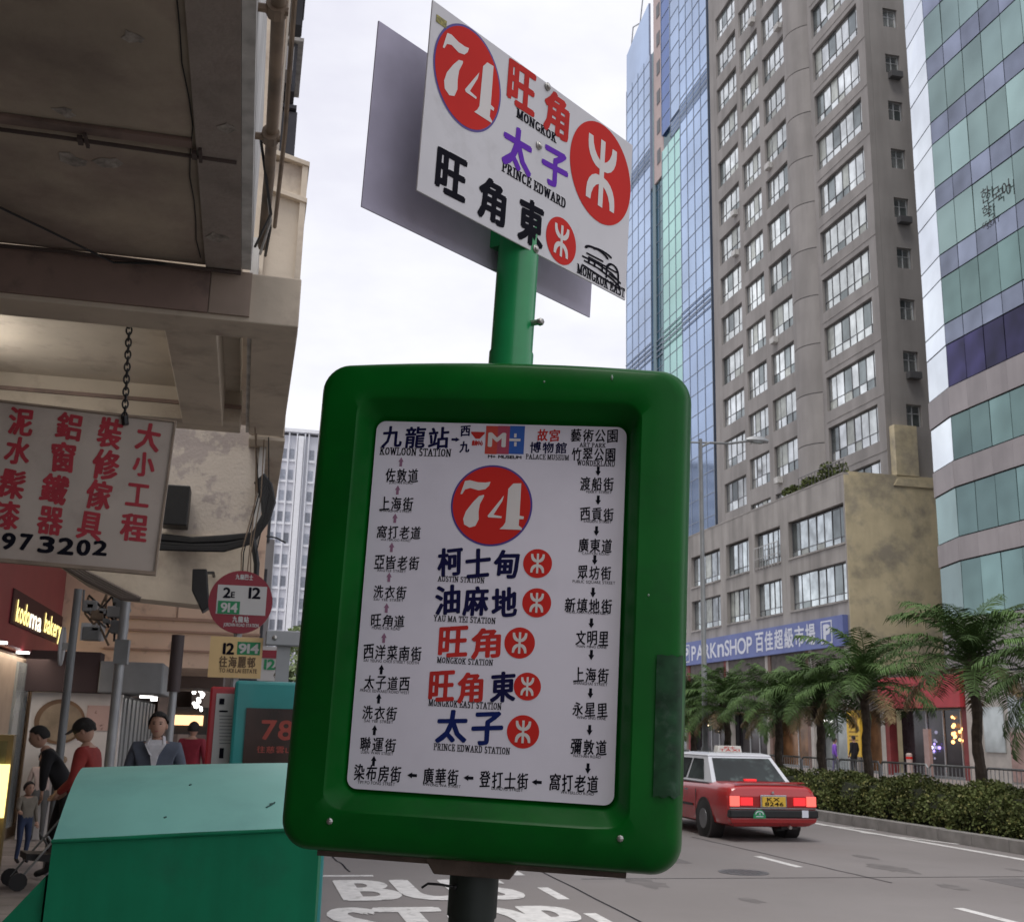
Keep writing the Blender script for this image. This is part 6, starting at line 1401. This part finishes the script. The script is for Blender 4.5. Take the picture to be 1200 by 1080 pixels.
ip = thing('red_stop_panel', 'red framed route information panel between the dark arcade and the teal panel', 'information panel', (-.12, 7.6, .13))
a = onp(247, 804, 'Y', 7.6); c = onp(290, 1000, 'Y', 7.6); part('frame', M('frame_red', (.42, .02, .03), .4, coat=.2, var=.06), a.x, .06, 7.58, 7.68, .13, a.z, ip, bevel=.015)
a = onp(254, 812, 'Y', 7.57); c = onp(276, 893, 'Y', 7.57); inf = part('timetable', stw, a.x, .03, 7.565, 7.579, c.z - .3, a.z, ip)
F8 = TFm.copy(); F8.translation = (0, 7.562, 0)
for (x0, y0, x1, y1) in ((257, 818, 263, 825), (257, 832, 267, 834), (257, 876, 262, 888)): flat('print_block', rbb(x0, y0, x1, y1, F8), black, inf, .001, F8)
for i in range(9): flat('print_line', rbb(257, 838 + i * 4, 272, 839 + i * 4, F8), grey, inf, .001, F8)
tp = thing('teal_stop_panel', 'teal framed panel with a dark red 78 display left of the green housing', 'information panel', (.2, 7.45, .13))
a = onp(276, 797, 'Y', 7.45); part('frame', teal, a.x, .56, 7.40, 7.55, .13, a.z, tp, bevel=.02)
a = onp(289, 829, 'Y', 7.39); c = onp(380, 896, 'Y', 7.39); scm = part('screen', M('screen_dark', (.035, .016, .012), .25, var=.5, scale=4), a.x, .52, 7.388, 7.399, c.z - .25, a.z, tp)
F7 = TFm.copy(); F7.translation = (0, 7.385, 0); L_('lettering', M('display_red', (.30, .045, .03), .5, var=.2, scale=9), lambda q: text(q, '78', *rbb(307, 843, 343, 866, F7), bold=.04, cjk=False, z=.001), scm, F7)
L_('lettering', M('display_red', (.30, .045, .03)), lambda q: text(q, '往慈雲山', *rbb(300, 874, 345, 882, F7), bold=.02, z=.001), scm, F7)
a = onp(312, 738, 'Y', 7.9); c = onp(345, 757, 'Y', 7.9)
bx = thing('bracket_post', 'light grey steel bracket on a post between round sign and green housing', 'post', (c.x, 7.9, .13)); part('bracket', lgrey, a.x, c.x + .25, 7.88, 7.95, c.z, a.z, bx, bevel=.008)
a2 = onp(325, 757, 'Y', 7.93); part('upright', lgrey, a2.x, a2.x + .09, 7.951, 8.03, .13, c.z + .08, bx); q = MB(); q.ball((a.x + .06, 7.875, (a.z + c.z) / 2), (.018, .01, .018), 8, 5); q.build('bolt', steel, bx, world=WI)
p = onp(333, 785, 'Y', 7.9); pt_ = thing('potted_sprig', 'small dark leafy sprig beside the grey bracket post', 'plant', tuple(p - Vector((0, -.3, .12))))
q = MB(); leafclump(q, (0, 0, .1), (.05, .05, .1), 60, .05); q.build('foliage', hedge_core, pt_, kind='stuff', fixn=False)
# air conditioner and grey flats glimpsed beyond the verandah edge
ac = thing('outdoor_unit', 'teal and grey air conditioner hung beyond the verandah edge above the cables', 'air conditioner', tuple(onp(314, 535, 'Y', 16)))
a = onp(307, 520, 'Y', 16); c = onp(316, 548, 'Y', 16); part('casing', teal, a.x, c.x, 16, 16.5, c.z, a.z, ac); d_ = onp(327, 552, 'Y', 16); part('grille', cagem, c.x + .001, d_.x, 16.02, 16.5, d_.z, a.z, ac)
q = MB(); q.tube([onp(321, 552, 'Y', 16.2), onp(322, 575, 'Y', 16.2), onp(316, 605, 'Y', 16.2)], .03, 6); q.build('pipe', cagem, ac, world=WI)
ft = thing('far_tenement', 'grey tenement edge seen past the round red stop sign', 'building', (-2, 34, 0))
a = onp(322, 632, 'Y', 34); part('wall', M('far_grey', (.26, .25, .25), .8, var=.2, scale=.5, streak=.2), -6, a.x, 34, 46, .1, a.z, ft)
for k in range(6): part('window', cagem, a.x - .75, a.x - .15, 33.93, 33.99, 2.6 + k * 1.6 - .4, 3.4 + k * 1.6 - .4, ft)
tr = thing('street_tree', 'small pale green tree before the far residential tower', 'tree', (onp(346, 740, 'Y', 62).x, 62, -1.2))
q = MB(); q.tube([(0, 0, 0), (.1, 0, 2.5), (0, .1, 5)], [.16, .12, .07], 8); q.tube([(.05, 0, 2.6), (-.8, .2, 5)], [.08, .03], 6); q.tube([(.05, 0, 3), (.9, .2, 5.4)], [.07, .03], 6); q.build('trunk', trunk_m, tr)
q = MB()
for (x, z, r) in ((0, 6.2, 1.5), (-.9, 5.4, 1.0), (1.0, 5.6, 1.1), (.3, 7.4, .9), (-.3, 4.6, .9)): leafclump(q, (x, 0, z), (r, r, r * .8), 420, .26)
q.build('crown', M('tree_leaf', (.24, .30, .15), .7, var=.4), tr, kind='stuff', fixn=False)

tb_ = thing('ceiling_tube_lamp', 'lit tube lamp under the second bay of the verandah at far left', 'lamp', (-2.35, 8.2, 4.3))
q = MB(); q.tube([(0, -.5, -.1), (0, .5, -.1)], .02, 8); q.build('tube', whitelit, tb_); q = MB(); q.box(-.05, .05, -.55, .55, -.07, .165); q.build('fitting', grey, tb_)
tl_ = bpy.data.lights.new('tube_light', 'AREA'); tl_.shape = 'RECTANGLE'; tl_.size = .1; tl_.size_y = 1; tl_.energy = 9; tl_.color = (1, .97, .92)
to_ = bpy.data.objects.new('tube_light', tl_); COL.objects.link(to_); to_.location = (-2.35, 8.2, 4.14); to_.rotation_euler = (0, radians(-115), 0)
